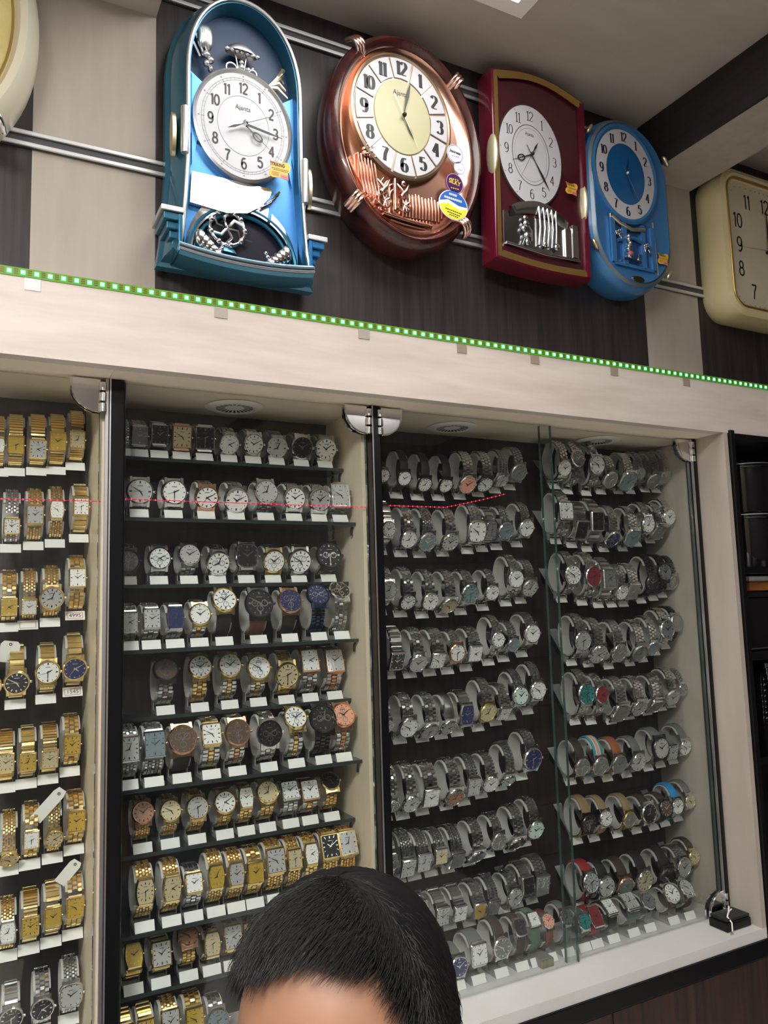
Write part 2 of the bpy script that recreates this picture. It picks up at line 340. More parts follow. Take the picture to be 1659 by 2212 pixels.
# downlight grilles let into the soffit
for i, (x, lab) in enumerate(((.386, 'round white slotted downlight above the shelved cabinet'), (.822, 'round white slotted downlight above the middle glass pane'), (1.196, 'round white slotted downlight above the far glass pane'))):
    t = thing('downlight', lab, 'light fitting', (x, .157, ZF0), 'downlights in the soffit'); n = 40
    MB().lathe([(.030, -.0003), (.047, -.0003), (.049, -.002), (.044, -.0045), (.034, -.006), (.031, -.004)], n, cap=False).build('rim', WPLAST, t, 50)
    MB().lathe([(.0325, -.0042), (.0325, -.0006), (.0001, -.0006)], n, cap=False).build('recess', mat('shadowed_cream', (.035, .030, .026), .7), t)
    b = MB()
    for k in range(22):
        a = 2 * pi * k / 22; ca, sa = cos(a), sin(a); w = .0021
        b.add([(ca * r_ + sa * w * q * r_ / .04, sa * r_ - ca * w * q * r_ / .04, zz) for r_, zz in ((.0335, -.0055), (.0155, -.0032)) for q in (-1, 1)], [(0, 1, 3, 2)])
    b.lathe([(.0001, -.003), (.016, -.003), (.016, -.0036), (.0001, -.0036)], 24)
    b.build('grille', WPLAST, t)
# --- base cabinet under the ledge
base = thing('base_cabinet', 'dark wood base cabinet below the white ledge with a black top edge', 'cabinet', (0, 0, 0))
bevel(MB().box(-1.5, XP + .012, -.004, .0, ZL - .052, ZL - .0205).build('top_edge', BLACK, base), .0015)
MB().box(-1.5, XP + .012, .0002, .23, .08, ZL - .021).build('carcass', BLACKM, base)
xs = [-1.5, -1.0, -.5, .0, .4, .7, 1.0, 1.408]
for a, b in zip(xs, xs[1:]): bevel(MB().box(a + .0012, b - .0012, -.003, -.0002, .09, ZL - .0535).build('door', BROWNWOOD, base), .0008)
MB().box(-1.5, XP + .012, .03, .05, 0, .08).build('plinth', BLACKM, base)
# --- black shelving unit beyond the pale upright
un = thing('shelving_unit', 'black lacquered shelving unit beside the pale cabinet upright', 'shelf', (0, 0, 0))
X0 = XP + .0145
bevel(MB().box(X0, X0 + .013, -.006, .2995, .9, 2.190).build('side_panel', BLACK, un), .0015)
MB().box(X0 + .0135, 2.3, .288, .2995, .9, 2.183).build('back_panel', BLACKM, un)
MB().box(X0 + .0135, 2.3, -.004, .2875, 2.172, 2.1835).build('top_panel', BLACK, un)
for z in (1.900, 1.715, 1.50, 1.22): MB().box(X0 + .0135, 2.3, .03, .2875, z - .014, z).build('shelf', BLACK, un)
MB().box(X0 + .0135, 2.3, 0, .2875, .9, .915).build('bottom_panel', BLACK, un)
GLOSS = mat('black_gloss_box', (.008, .008, .010), .1, coat=.5)
def tub(z0, h, x, y, lab):
    t = thing('lidded_tub', lab, 'box', (x, y, z0), 'black tubs on the black shelf')
    MB().lathe([(.0001, 0), (.066, 0), (.068, .004), (.072, h - .012), (.0001, h - .012)], 36).build('body', GLOSS, t, 40)
    MB().lathe([(.0001, h - .0115), (.0755, h - .0115), (.077, h - .009), (.077, h - .002), (.075, h), (.0001, h)], 36).build('lid', GLOSS, t, 40)
    MB().lathe([(.0771, h - .004), (.0775, h - .003), (.0771, h - .002)], 36).build('rim_line', ALU, t, 40)
tub(1.9002, .126, 1.625, .135, 'black glossy round tub at the bottom of two on the shelving unit')
tub(2.0264, .118, 1.625, .135, 'black glossy round tub stacked on another in the shelving unit')
bx = thing('watch_box', 'black glossy upright watch box on the shelving unit below the tubs', 'box', (1.585, .13, 1.7152))
bevel(MB().box(-.062, .16, -.05, .05, 0, .118).build('body', GLOSS, bx), .004)
bevel(MB().box(-.066, .165, -.054, .054, .1185, .133).build('lid', GLOSS, bx), .004)
MB().box(-.0625, .16, -.0512, -.0505, .004, .0065).build('rim_line', ALU, bx)
wb = thing('wooden_case', 'flat orange brown wooden case lying on the black watch box', 'box', (1.60, .13, 1.8487))
bevel(MB().box(-.06, .14, -.06, .05, 0, .020).build('body', mat('amber_wood', (.38, .14, .03), .3, nscale=9, stretch=(1, 6, 6), col2=(.16, .05, .015)), wb), .003)
bevel(MB().box(-.055, .135, -.055, .045, .0205, .033).build('lid', PAPER, wb), .002)
ws = thing('watch_pillow', 'round topped black pillow stand low in the shelving unit', 'stand', (1.60, .105, 1.5002))
o = []
for k in range(25):
    a = pi * k / 24; o.append((.075 * cos(a) + .03, .155 + .034 * sin(a)))
o += [(-.045, 0), (.105, 0)]
MB().prism(o, -.03, .05).build('body', BLACK, ws, 40)
# ================================================================== LED STRIP
ls = thing('led_strip', 'lit green light strip along the top edge of the pale fascia', 'light strip', (0, 0, ZF1))
LEDG = mat('green_led', (.25, 1, .45), .4, emit=2.6, ecol=(.06, 1, .26)); LEDG2 = mat('green_led_core', (.6, 1, .7), .4, emit=9, ecol=(.5, 1, .66))
for m_ in (LEDG, LEDG2): m_.cycles.emission_sampling = 'NONE'
MB().box(-.03, 2.3, -.0012, -.0002, -.009, .003).box(-.03, 2.3, -.0002, .010, .0004, .0012).build('tape', mat('green_spill_tape', (.13, .26, .02), .4, emit=.09, ecol=(.10, .75, .10)), ls)  # green spill of the LEDs is put into the tape's colour and emission
led = MB().box(-.0028, .0028, -.0026, -.0013, -.0030, .0026).mesh('led', LEDG)
core = MB().loft([[(.0016 * cos(a), -.0028, .0016 * sin(a)) for a in [pi / 4 * k for k in range(8)]], [(.0016 * cos(a), -.0026, .0016 * sin(a)) for a in [pi / 4 * k for k in range(8)]]]).mesh('led_core', LEDG2)
nled = 0; x = .0
while x < 1.60:
    l = put('led', led, ls, (x, 0, -.003)); put('led_core', core, l); x += .01667; nled += 1
jn = MB()
for k in range(96):
    for dz_ in (-.0060, -.0030, -.0002): jn.box(k * .01667 + .0058, k * .01667 + .0108, -.0016, -.0013, dz_, dz_ + .0012)
jn.build('solder_pad', mat('solder_pad', (.20, .11, .03), .4, .5), ls)
tp = [(.062, 'pale'), (.318, 'grey'), (.555, 'grey'), (.745, 'brown'), (.905, 'brown'), (1.10, 'brown'), (1.30, 'brown')]
on = ['first', 'second', 'third', 'fourth', 'fifth', 'sixth', 'seventh', 'eighth', 'ninth', 'tenth', 'eleventh', 'twelfth', 'thirteenth']
for i, (x, c) in enumerate(tp):
    o = bevel(MB().box(x - .010, x + .010, -.0012, -.0001, -.026, -.0095).build('tape_tab', mat('tab_' + c, {'pale': (.85, .85, .8), 'grey': (.42, .38, .34), 'brown': (.34, .27, .22)}[c], .5), ls), .0003)
# rails behind the clocks
for z, lab in ((2.588, 'long double grooved aluminium rail behind the clocks, lower of two'), (2.917, 'long double grooved aluminium rail behind the clocks, upper of two')):
    t = thing('hanging_rail', lab, 'rail', (0, YW, z), 'clock hanging rails')
    xr = (-1.5, 1.63) if z < 2.8 else (.262, 1.404)
    MB().box(xr[0], xr[1], -.004, -.0003, -.013, .013).build('backing', DGREY, t)
    for s in (-1, 1): bevel(MB().box(xr[0], xr[1], -.0085, -.0042, s * .0095 - .0035, s * .0095 + .0035).build('lip', mat('pale_aluminium', (.72, .72, .73), .45, .7), t), .0012)
# ================================================================== WALL CLOCKS
def polar(rx, rz, deg): return rx * sin(R(deg)), rz * cos(R(deg))
def hand(mb, cx, cz, deg, L, w, y, tail=.0, shape='taper'):
    d = (sin(R(deg)), cos(R(deg))); n = (d[1], -d[0])
    P = lambda a, b: (cx + d[0] * a + n[0] * b, y, cz + d[1] * a + n[1] * b)
    if shape == 'taper':
        mb.add([P(-tail, -w * .5), P(-tail, w * .5), P(L * .6, w * .5), P(L, w * .12), P(L, -w * .12), P(L * .6, -w * .5)], [(0, 1, 2, 3, 4, 5)])
    elif shape == 'leaf':
        mb.add([P(-tail, -w * .15), P(-tail, w * .15), P(L * .25, w * .2), P(L * .6, w * .55), P(L * .8, w * .35), P(L, w * .05), P(L, -w * .05), P(L * .8, -w * .35), P(L * .6, -w * .55), P(L * .25, -w * .2)], [tuple(range(10))])
    elif shape == 'spade':
        mb.add([P(-tail, -w * .3), P(-tail, w * .3), P(L, w * .08), P(L, -w * .08)], [(0, 1, 2, 3)])
        c = (cx + d[0] * L * .52, cz + d[1] * L * .52); a, b = [], []
        for i in range(21):
            t = 2 * pi * i / 20
            for k, lst in ((1, a), (.68, b)):
                u, v = L * .19 * k * cos(t), L * .13 * k * sin(t); lst.append((c[0] + d[0] * u + n[0] * v, y - .0001, c[1] + d[1] * u + n[1] * v))
        o = len(mb.v); mb.v += a + b
        for i in range(20): mb.f.append((o + i, o + i + 1, o + 21 + i + 1, o + 21 + i)); mb.m.append(0)
    return mb
def oval_ring(mb, rx, rz, w, y, cx=0, cz=0, n=64, mi=0):
    o = len(mb.v); a = ell(rx, rz, n, cx, cz); b = ell(rx - w, rz - w, n, cx, cz)
    mb.v += [(x, y, z) for x, z in a] + [(x, y, z) for x, z in b]
    for i in range(n): j = (i + 1) % n; mb.f.append((o + i, o + j, o + n + j, o + n + i)); mb.m.append(mi)
    return mb
def ticks(mb, rx, rz, l, w, y, n=60, cx=0, cz=0, big=None):
    for i in range(n):
        k = 1 if (i % 5 or not big) else big
        a, b = polar(rx, rz, 360 * i / n), polar(rx - l * k, rz - l * k, 360 * i / n)
        mb.ribbon([(cx + a[0], cz + a[1]), (cx + b[0], cz + b[1])], w * (1 if k == 1 else 1.8), y)
    return mb
def arch(hw, hb, z0, zs, zt, n=28, ne=8, g=0.):
    """outline: bottom left, up the left side, over the arch, down the right side (flares to hb at the bottom)"""
    o = []
    for i in range(ne): 
        t = i / ne; z = z0 - g + (zs - z0 + g) * t; o.append((-(hb + (hw - hb) * min(1, t * 1.9) ** .6) - g, z))
    for i in range(n + 1): a = pi - pi * i / n; o.append(((hw + g) * cos(a), zs + (zt - zs + g) * sin(a) ** .9))
    for i in reversed(range(ne)):
        t = i / ne; z = z0 - g + (zs - z0 + g) * t; o.append((hb + (hw - hb) * min(1, t * 1.9) ** .6 + g, z))
    return o
def at_y(out, y): return [(x, y, z) for x, z in out]
STICK_Y = mat('sticker_yellow', (.85, .48, .06), .4); STICK_R = mat('sticker_pink', (.75, .18, .22), .4); STICK_W = mat('sticker_white', (.85, .85, .88), .4)
STICK_P = mat('sticker_purple', (.06, .012, .09), .35); STICK_B = mat('sticker_blue', (.03, .14, .55), .35); STICK_L = mat('sticker_lemon', (.88, .82, .05), .35)
def sticker_yellow(t, x, z, w, y, words):
    h = w * .82
    out = [(-.46, .42), (-.2, .36), (.05, .38), (.22, .47), (.42, .45), (.5, .28), (.44, .02), (.36, -.1), (.38, -.5), (.0, -.44), (-.1, -.46), (-.35, -.5), (-.5, -.36), (-.48, -.12), (-.34, .0), (-.38, .2)]
    o = [(x + a * w, z + b * h) for a, b in out]
    s = MB().prism(o, y, y - .0008).build('sticker', STICK_Y, t)
    MB().prism([(x + .02 * w, z - .46 * h), (x + .38 * w, z - .48 * h), (x + .36 * w, z - .24 * h), (x + .02 * w, z - .24 * h)], y - .0009, y - .0012).build('sticker_patch', STICK_R, s)
    text('sticker_text', words, x - .12 * w, z + .24 * h, h * .26, y - .0014, INK, s, bold=h * .006, squeeze=.72)
    b = MB()
    for i, (a, c, q) in enumerate(((-.36, .4, .02), (-.3, .36, -.06), (-.38, -.02, -.2), (-.38, -.04, -.28), (-.36, -.06, -.36), (.08, .32, -.36))):
        for k in range(9): 
            u = a + (c - a) * (k + .1) / 9; b.ribbon([(x + u * w, z + q * h), (x + (u + (c - a) * .075) * w, z + q * h)], h * .028, y - .0014)
    b.build('sticker_print', INK, s)
DIAL_W = mat('clock_dial_white', (.57, .57, .61), .4); LOGO = 'Ajanta'
def hub(mb, cx, cz, r, y): return mb.lathe([(.0001, 0), (r, 0), (r, .003), (r * .6, .006), (.0001, .007)], 14, 'y', (cx, y, cz))
# ---- blue pendulum clock
BLUE = mat('blue_metallic', (.025, .20, .52), .28, .55, coat=.4); TEAL = mat('teal_blue_metallic', (.035, .17, .27), .3, .55, coat=.4); NAVY = mat('navy_recess', (.004, .036, .10), .5)
LBLUE = mat('light_blue_panel', (.08, .32, .80), .32, .4); NIGHT = mat('night_panel', (.018, .018, .035), .2, coat=.4)
ox, oz = .392, 2.415
t = thing('pendulum_clock', 'large blue arched pendulum wall clock with stepped corner brackets', 'wall clock', (ox, YW, oz), 'striking wall clocks on the rails')
A = lambda g, dz=0: arch(.098, .112, .016 if g > .005 else .0, .315, .470, g=g)
b = MB().loft([at_y(A(.016), -.0003), at_y(A(.026), -.012), at_y(A(.026), -.030), at_y(A(.020), -.034), at_y(A(.018), -.052), at_y(A(.008), -.070), at_y(A(.003), -.080), at_y(A(-.004), -.080), at_y(A(-.006), -.048)], cap1=False)
b.build('body', TEAL, t, 35)
MB().face(A(-.0061), -.0478).build('back_plate', NAVY, t)
b = MB(); p = A(.001); b.tube([(x, -.0815, z) for x, z in p], .0032, 8); b.build('trim', ALU, t, 40)
for s in (-1, 1):
    hx = s * .1045
    bb = MB().lathe([(.0001, 0), (.0062, 0), (.0066, .002), (.0066, .078), (.0062, .08), (.0001, .08)], 14, 'z', (hx, -.084, .165 if s < 0 else .125)); bb.build('side_grip', mat('bright_satin', (.9, .9, .92), .3, .9), t, 40)
    e = MB().lathe([(.0001, -.003), (.0055, -.003), (.0055, .003), (.0001, .003)], 20, 'x', (s * .119, -.064, .205 if s < 0 else .165), sx=1); e.v = [(x, -.064 + (y + .064) * 2.2, (.205 if s < 0 else .165) + (z - (.205 if s < 0 else .165)) * 7) for x, y, z in e.v]
    e.build('side_boss', mat('pale_gold', (.7, .6, .4), .3, .9), t, 40)
# blue face plate with wings and the lower window arch
def warc(r, k, n=24, a0=0, a1=180): return [(r * cos(R(a0 + (a1 - a0) * i / n)), .010 + k * sin(R(a0 + (a1 - a0) * i / n))) for i in range(n + 1)]
lw = [(-.099, .02)] + [(-.099, .30), (-.088, .29), (-.078, .27), (-.066, .245)] + [(-.06, .20), (.06, .20)] + [(.060, .245), (.070, .275), (.0715, .30), (.082, .285), (.085, .31), (.099, .30)] + [(.099, .02)]
inner = warc(.099, .098); n_ = len(inner)
top = [(-.099 + .198 * i / (n_ - 1), (.17)) for i in range(n_)][::-1]
b = MB(); o = len(b.v); b.v += [(x, -.058, z) for x, z in inner] + [(x, -.058, z) for x, z in top]
for i in range(n_ - 1): b.f.append((o + i, o + i + 1, o + n_ + i + 1, o + n_ + i)); b.m.append(0)
b.add([(-.099, -.058, .17), (.099, -.058, .17), (.099, -.058, .255), (-.099, -.058, .255)], [(0, 1, 2, 3)])
b.build('face_plate', LBLUE, t)
for s in (-1, 1):
    b = MB()
    for (q, z1, w1) in ((.099, .335, .030), (.088, .325, .026)):
        pts = [(s * q, .16), (s * q, z1), (s * (q - w1), z1 - .022)] + [(s * (q - w1 * (1 - k / 5.0) * .9), z1 - .03 - .028 * k) for k in range(1, 5)]
        b.prism(pts, -.0585 - (.002 if q < .09 else 0), -.0615 - (.002 if q < .09 else 0))
    b.build('wing_relief', LBLUE, t)
b = MB()
for (r, k, rr, y) in ((.094, .093, .0045, -.060), (.083, .083, .0035, -.057)): b.tube([(x, y, z) for x, z in warc(r, k)], rr, 8)
b.build('window_arch', TEAL, t, 40)
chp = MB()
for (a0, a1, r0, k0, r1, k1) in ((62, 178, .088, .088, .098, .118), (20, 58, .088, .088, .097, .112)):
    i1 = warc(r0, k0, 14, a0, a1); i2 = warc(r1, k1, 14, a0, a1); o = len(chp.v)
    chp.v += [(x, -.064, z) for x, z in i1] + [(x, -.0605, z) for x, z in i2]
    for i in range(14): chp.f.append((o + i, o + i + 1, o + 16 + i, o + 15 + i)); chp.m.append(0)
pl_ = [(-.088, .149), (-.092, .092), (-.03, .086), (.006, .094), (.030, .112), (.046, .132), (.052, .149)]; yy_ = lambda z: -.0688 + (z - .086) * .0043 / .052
chp.loft([[(x, -.060, z) for x, z in pl_], [(x, yy_(z), z) for x, z in pl_]])  # plate outlined and tilted to carry the glare of the ceiling panel
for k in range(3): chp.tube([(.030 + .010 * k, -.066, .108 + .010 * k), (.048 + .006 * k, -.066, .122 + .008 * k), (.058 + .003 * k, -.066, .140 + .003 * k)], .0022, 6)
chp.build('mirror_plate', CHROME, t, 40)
b = MB().face(warc(.082, .082) , -.0485); b.build('pendulum_window', NIGHT, t)
# pendulum ornament
pd = MB().tube([(.030 * cos(a) - .028, -.060, .030 * sin(a) + .063) for a in [2 * pi * k / 24 for k in range(24)]], .0035, 8, True)
for k in range(9):
    a = 2 * pi * k / 9; pd.sphere((.030 * cos(a) - .028, -.062, .063 + .030 * sin(a)), .0055, .004, .0055, 8)
for k in range(6):
    a = 2 * pi * k / 6 + .4; pd.tube([(-.028, -.060, .063), (-.028 + .018 * cos(a + .5), -.063, .063 + .018 * sin(a + .5)), (-.028 + .028 * cos(a), -.060, .063 + .028 * sin(a))], .0028, 6)
pd.tube([(-.028, -.060, .092), (-.020, -.060, .14)], .004, 8)
for k in range(4): pd.tube([(-.056 - .002 * k, -.06, .085 - .003 * k), (-.063 - .001 * k, -.06, .092 - .005 * k)], .0022, 6); pd.tube([(.000 + .001 * k, -.06, .062 - .004 * k), (.010 + .002 * k, -.06, .064 - .005 * k)], .0018, 6)
pd.build('pendulum', CHROME, t, 50)
MB().lathe([(.0001, 0), (.020, .001), (.016, .008), (.006, .012), (.0001, .012)], 20, 'z', (-.030, -.056, .020), sy=.4).build('pendulum_base', TEAL, t, 40)
for s in (-1, 1):
    b = MB()
    for k in range(5): b.sphere((s * (.075 - .007 * k), -.066, .012 + .011 * (4 - k) * .5), .011, .006, .016 - .002 * k, 10)
    for k in range(4): b.sphere((s * (.046 - .003 * k), -.068, .010 + .006 * k), .004, .003, .004, 8)
    b.build('corner_ornament', CHROME, t, 50)
# base moulding and brackets
def sag(x, z0=.0, s=.010): return z0 - s * (1 - (x / .118) ** 2)
N = 20; xs = [-.115 + .230 * i / N for i in range(N + 1)]
b = MB().loft([[(x, y, sag(x) + z) for x in xs] for y, z in ((-.078, .012), (-.090, .012), (-.093, .006), (-.093, -.004), (-.088, -.009), (-.070, -.012), (-.036, -.008), (-.008, .002), (-.006, .012))], closed=False, cap0=False, cap1=False)
b.build('base_moulding', TEAL, t, 35)
b = MB()
for dz in (.006, -.001): b.tube([(x, -.0945, sag(x) + dz) for x in xs], .0022, 6)
b.build('base_trim', ALU, t, 40)
for s in (-1, 1):
    b = MB()
    for k in range(5): b.box(min(s * .111, s * (.138 - .0058 * k)), max(s * .111, s * (.138 - .0058 * k)), -.086 + .006 * k, -.02, .047 - .0125 * k, .0585 - .0125 * k)
    b.box(min(s * .109, s * .115), max(s * .109, s * .115), -.088, -.02, -.004, .058)
    br = bevel(b.build('corner_bracket', BLUE if s > 0 else TEAL, t), .0012)
    bevel(MB().box(min(s * .107, s * .143), max(s * .107, s * .143), -.090, -.015, .0592, .068).build('bracket_cap', ALU, br), .001)
# ornaments above the dial
b = MB()
for k in range(6):
    a = R(-42 + 17 * k); b.sphere((-.066 + .010 * sin(a), -.064, .385 + .012 * cos(a)), .0075, .008, .022, 10)
for k in range(3): b.tube([(-.092 + .008 * k, -.062, .395 + .012 * k), (-.074 + .006 * k, -.064, .356 + .006 * k)], [.0035, .0025], 6)
for k in range(4): b.sphere((-.064 + .007 * (k % 2), -.066, .362 - .008 * k), .008 - .001 * k, .006, .006, 8)
b.build('shell_ornament', ALU, t, 50)
b = MB(); cxo, czo = -.002, .388
b.lathe([(.0001, .016), (.012, .013), (.022, .006), (.029, -.003), (.0285, -.0045), (.020, .003), (.0001, .010)], 20, 'z', (cxo, -.064, czo), sy=.45)
for k in range(7): b.sphere((cxo - .027 + .009 * k, -.070, czo - .005), .005, .003, .004, 8)
for dx in (-.012, .010): b.tube([(cxo + dx, -.064, czo), (cxo + dx * .4, -.064, czo - .04)], .0015, 6)
for (dx, dz, r) in ((0, -.020, .0045), (0, -.029, .006), (.012, -.030, .0045), (-.004, -.038, .006), (.020, -.026, .003)): b.sphere((cxo + dx, -.065, czo + dz), r, r * .7, r, 8)
for (dx, r) in ((-.018, .0095), (.020, .007)): b.tube([(cxo + dx + r * cos(a), -.065, czo - .036 + r * sin(a)) for a in [2 * pi * k / 16 for k in range(16)]], .0018, 6, True)
b.build('parasol_ornament', ALU, t, 50)
b = MB()
for k in range(5):
    b.tube([(.036, -.062, .318), (.046 + .004 * k, -.065, .334 + .005 * k), (.062 + .003 * k, -.066, .338 + .0095 * k), (.082 - .003 * k, -.064, .326 + .013 * k)], [.003, .0045, .004, .0018], 6)
b.build('feather_ornament', mat('dull_gold', (.62, .55, .38), .3, .9), t, 50)
# dial
dz_ = .250; dxo = 0
dl = MB().loft([at_y(ell(.088, .102, 64, dxo, dz_), -.058), at_y(ell(.088, .102, 64, dxo, dz_), -.070), at_y(ell(.084, .098, 64, dxo, dz_), -.072), at_y(ell(.081, .095, 64, dxo, dz_), -.067)], cap0=False, cap1=False).build('dial_rim', ALU, t, 40)
MB().face(ell(.0815, .0955, 64, dxo, dz_), -.0672).build('dial', DIAL_W, t)
b = MB(); oval_ring(b, .0735, .0865, .0006, -.0675, dxo, dz_); oval_ring(b, .0695, .0825, .0006, -.0675, dxo, dz_); oval_ring(b, .046, .054, .0007, -.0675, dxo, dz_); ticks(b, .0735, .0865, .004, .0005, -.0675, 60, dxo, dz_, 1.5)
for k in range(12):
    c = polar(.0775, .0905, 30 * k)
    st = [(dxo + c[0] + (.0022 if q % 2 else .001) * sin(pi * q / 5 + pi), dz_ + c[1] - (.0022 if q % 2 else .001) * cos(pi * q / 5)) for q in range(10)]; b.face(st, -.0675)
b.build('minute_track', mat('grey_ink', (.22, .22, .25), .5), t)
for k in range(1, 13):
    c = polar(.0575, .0685, 30 * k); b = MB(); numerals(b, str(k), dxo + c[0], dz_ + c[1], .0195, -.0677, .15, wide=.78); b.build('numeral', INK, t)
text('dial_lettering', LOGO, dxo - .001, dz_ + .032, .0125, -.0676, INK, t, squeeze=.85)
b = MB(); hand(b, dxo, dz_, 128, .056, .0045, -.0725, 0, 'spade'); hand(b, dxo, dz_, 98, .068, .0048, -.074, .004, 'taper')
b.build('hand', INK, t)
b = MB(); hand(b, dxo, dz_, 62, .074, .0010, -.0755, 0); hand(b, dxo, dz_, 243, .034, .0042, -.0755, 0, 'leaf'); b.build('second_hand', INK, t)
hub(MB(), dxo, dz_, .0048, -.076).build('hand_hub', CHROME, t, 50)
sticker_yellow(t, .058, .175, .040, -.085, 'STRIKING')
# ---- brown oval clock
WAL = mat('burl_brown', (.085, .017, .013), .25, .1, coat=.3, nscale=26, col2=(.018, .006, .007)); COP = mat('polished_copper', (.66, .37, .28), .18, 1); COPD = mat('copper_satin', (.62, .33, .24), .24, 1)
ox, oz = .716, 2.720
t = thing('oval_clock', 'brown marbled oval wall clock with a copper panel and twelve white dial tiles', 'wall clock', (ox, YW, oz), 'striking wall clocks on the rails')
RXO, RZO = .172, .217
prof = [(.93, -.0003), (.975, -.02), (1.0, -.045), (.985, -.066), (.94, -.080), (.895, -.084), (.85, -.078), (.825, -.066), (.825, -.056)]
MB().loft([at_y(ell(RXO * k, RZO * (1 - (1 - k) * .78), 72), y) for k, y in prof], cap1=False).build('body', WAL, t, 40)
b = MB().loft([at_y(ell(RXO * .84, RZO * .875, 72), -.070), at_y(ell(RXO * .82, RZO * .86, 72), -.0725), at_y(ell(RXO * .79, RZO * .835, 72), -.066), at_y(ell(RXO * .70, RZO * .76, 72), -.060)], cap0=False, cap1=True); b.build('copper_panel', COP, t, 50)
# ribbed relief at the bottom
b = MB()
def inside(x, z, k=.72): return (x / (RXO * k * 1.02)) ** 2 + (z / (RZO * .79)) ** 2 < 1
for i in range(15):
    x = -.012 + .0072 * i; zt_ = -.098 - .02 * abs(sin(i * .7)) * .3; zb = -.150 + .0005 * i
    while not inside(x, zb) and zb < zt_: zb += .004
    if zb < zt_ - .008: b.tube([(x, -.0625, zt_), (x, -.0645, (zt_ + zb) / 2), (x, -.0625, zb)], .0031, 6)
b.build('rib_relief', COP, t, 60)
b = MB()
for i in range(6):
    x = -.105 + .0065 * i; b.tube([(x, -.063, -.045), (x + .004, -.065, -.085), (x + .012, -.063, -.120)], [.0022, .0019, .0016], 6)
for k in range(22): b.sphere((-.098 + .024 * random.random() + .003, -.068, -.050 + .026 * random.random()), .0042, .004, .0042, 8)
for q, r0 in ((0, .020), (1, .029), (2, .038), (3, .047)):
    b.tube([(-.022 - r0 * cos(a) * .9, -.062, -.118 + r0 * 1.1 * sin(a)) for a in [pi / 2 * k / 8 - .2 for k in range(9)]], .0012, 6)
b.build('column_relief', COP, t, 60)
b = MB()
for cx_, s in ((-.052, 1), (-.010, 1)):
    b.tube([(cx_ + .013 * cos(a), -.066, -.128 + .013 * sin(a)) for a in [2 * pi * k / 20 for k in range(20)]], .002, 6, True)
    for k in range(10): a = 2 * pi * k / 10; b.tube([(cx_, -.066, -.128), (cx_ + .012 * cos(a), -.0665, -.128 + .012 * sin(a))], .0013, 5)
    b.tube([(cx_ - .005, -.065, -.113), (cx_ + .004, -.067, -.100), (cx_ + .012, -.065, -.084)], [.006, .0045, .002], 6); b.tube([(cx_ + .006, -.065, -.112), (cx_ - .006, -.067, -.098), (cx_ - .014, -.065, -.088)], [.004, .003, .0015], 6)
b.tube([(-.030, -.066, -.080), (-.031, -.066, -.142)], .0028, 6); b.sphere((-.012, -.068, -.086), .006, .004, .006, 10)
b.build('carriage_relief', mat('pale_copper', (.82, .56, .48), .18, 1), t, 60)
b = MB()
zz = [(-.085 + .18 * i / 12, -.147 - .006 * sin(i / 12 * pi) - .008 * i / 12) for i in range(13)]
zz = [p for p in zz if inside(p[0], p[1], .75)]
b.tube([(x, -.064, z) for x, z in zz], .004, 8); b.tube([(x, -.063, z - .009) for x, z in zz[1:-1]], .0022, 8)
b.build('base_relief', COP, t, 60)
dx0, dz0 = -.011, .047; RD, RDZ = .109, .127
MB().loft([at_y(ell(RD, RDZ, 72, dx0, dz0), -.060), at_y(ell(RD, RDZ, 72, dx0, dz0), -.072), at_y(ell(RD - .004, RDZ - .004, 72, dx0, dz0), -.0735), at_y(ell(RD - .007, RDZ - .007, 72, dx0, dz0), -.070)], cap0=False, cap1=True).build('dial_rim', mat('bronze_line', (.48, .36, .26), .3, .9), t, 45)
for k in range(12):
    a0, a1 = 30 * k - 15 + 1.1, 30 * k + 15 - 1.1; o = []
    for i in range(7): o.append(polar(RD - .0085, RDZ - .0085, a0 + (a1 - a0) * i / 6))
    for i in range(7): o.append(polar(.0635, .078, a1 - .4 - (a1 - a0 - .8) * i / 6))
    o = [(dx0 + x, dz0 + z) for x, z in o]
    bevel(MB().prism(o, -.0702, -.0725).build('dial_tile', DIAL_W, t), .0008, 1)
MB().loft([at_y(ell(.0615, .076, 64, dx0, dz0), -.0702), at_y(ell(.0605, .075, 64, dx0, dz0), -.0722)], cap0=False).build('dial', mat('olive_cream_dial', (.46, .44, .26), .4), t, 40)
for k in range(1, 13):
    c = polar(.0825, .0985, 30 * k); b = MB(); numerals(b, str(k), dx0 + c[0], dz0 + c[1], .0275, -.0729, .27, .06, .80); b.build('numeral', INK, t)
text('dial_lettering', LOGO, dx0 - .004, dz0 + .046, .0145, -.0726, INK, t, squeeze=.85)
b = MB(); hand(b, dx0, dz0, 151, .048, .0058, -.0745, .0, 'leaf'); hand(b, dx0, dz0, 13.5, .074, .0062, -.076, 0, 'leaf'); b.build('hand', mat('bronze_black', (.03, .024, .02), .35, .4), t)
b = MB(); hand(b, dx0, dz0, 153.5, .078, .0011, -.0772, .045); b.build('second_hand', mat('pale_brass', (.75, .68, .45), .35, .6), t)
hub(MB(), dx0, dz0, .0042, -.0775).build('hand_hub', mat('bronze_black'), t, 50)
for sx, sz in ((-.66, .765), (.68, .735), (-.72, -.70), (.70, -.715)):
    cxx, czz = RXO * .88 * sx * 1.08, RZO * .93 * sz * 1.03; a = atan2(czz / RZO, cxx / RXO); d = Vector((cos(a) * RXO, 0, sin(a) * RZO)).normalized(); n = Vector((-d.z, 0, d.x)); b = MB()
    for q in (-.007, 0, .007):
        pts = []
        for k in range(9):
            f = k / 8; e = (-.019 + .038 * f); y = -.067 - .021 * sin(pi * f) ** .7
            p = Vector((cxx, y, czz)) + d * e + n * q; pts.append(p)
        b.tube(pts, .0042, 8)
    b.build('clip', mat('pale_copper'), t, 60)
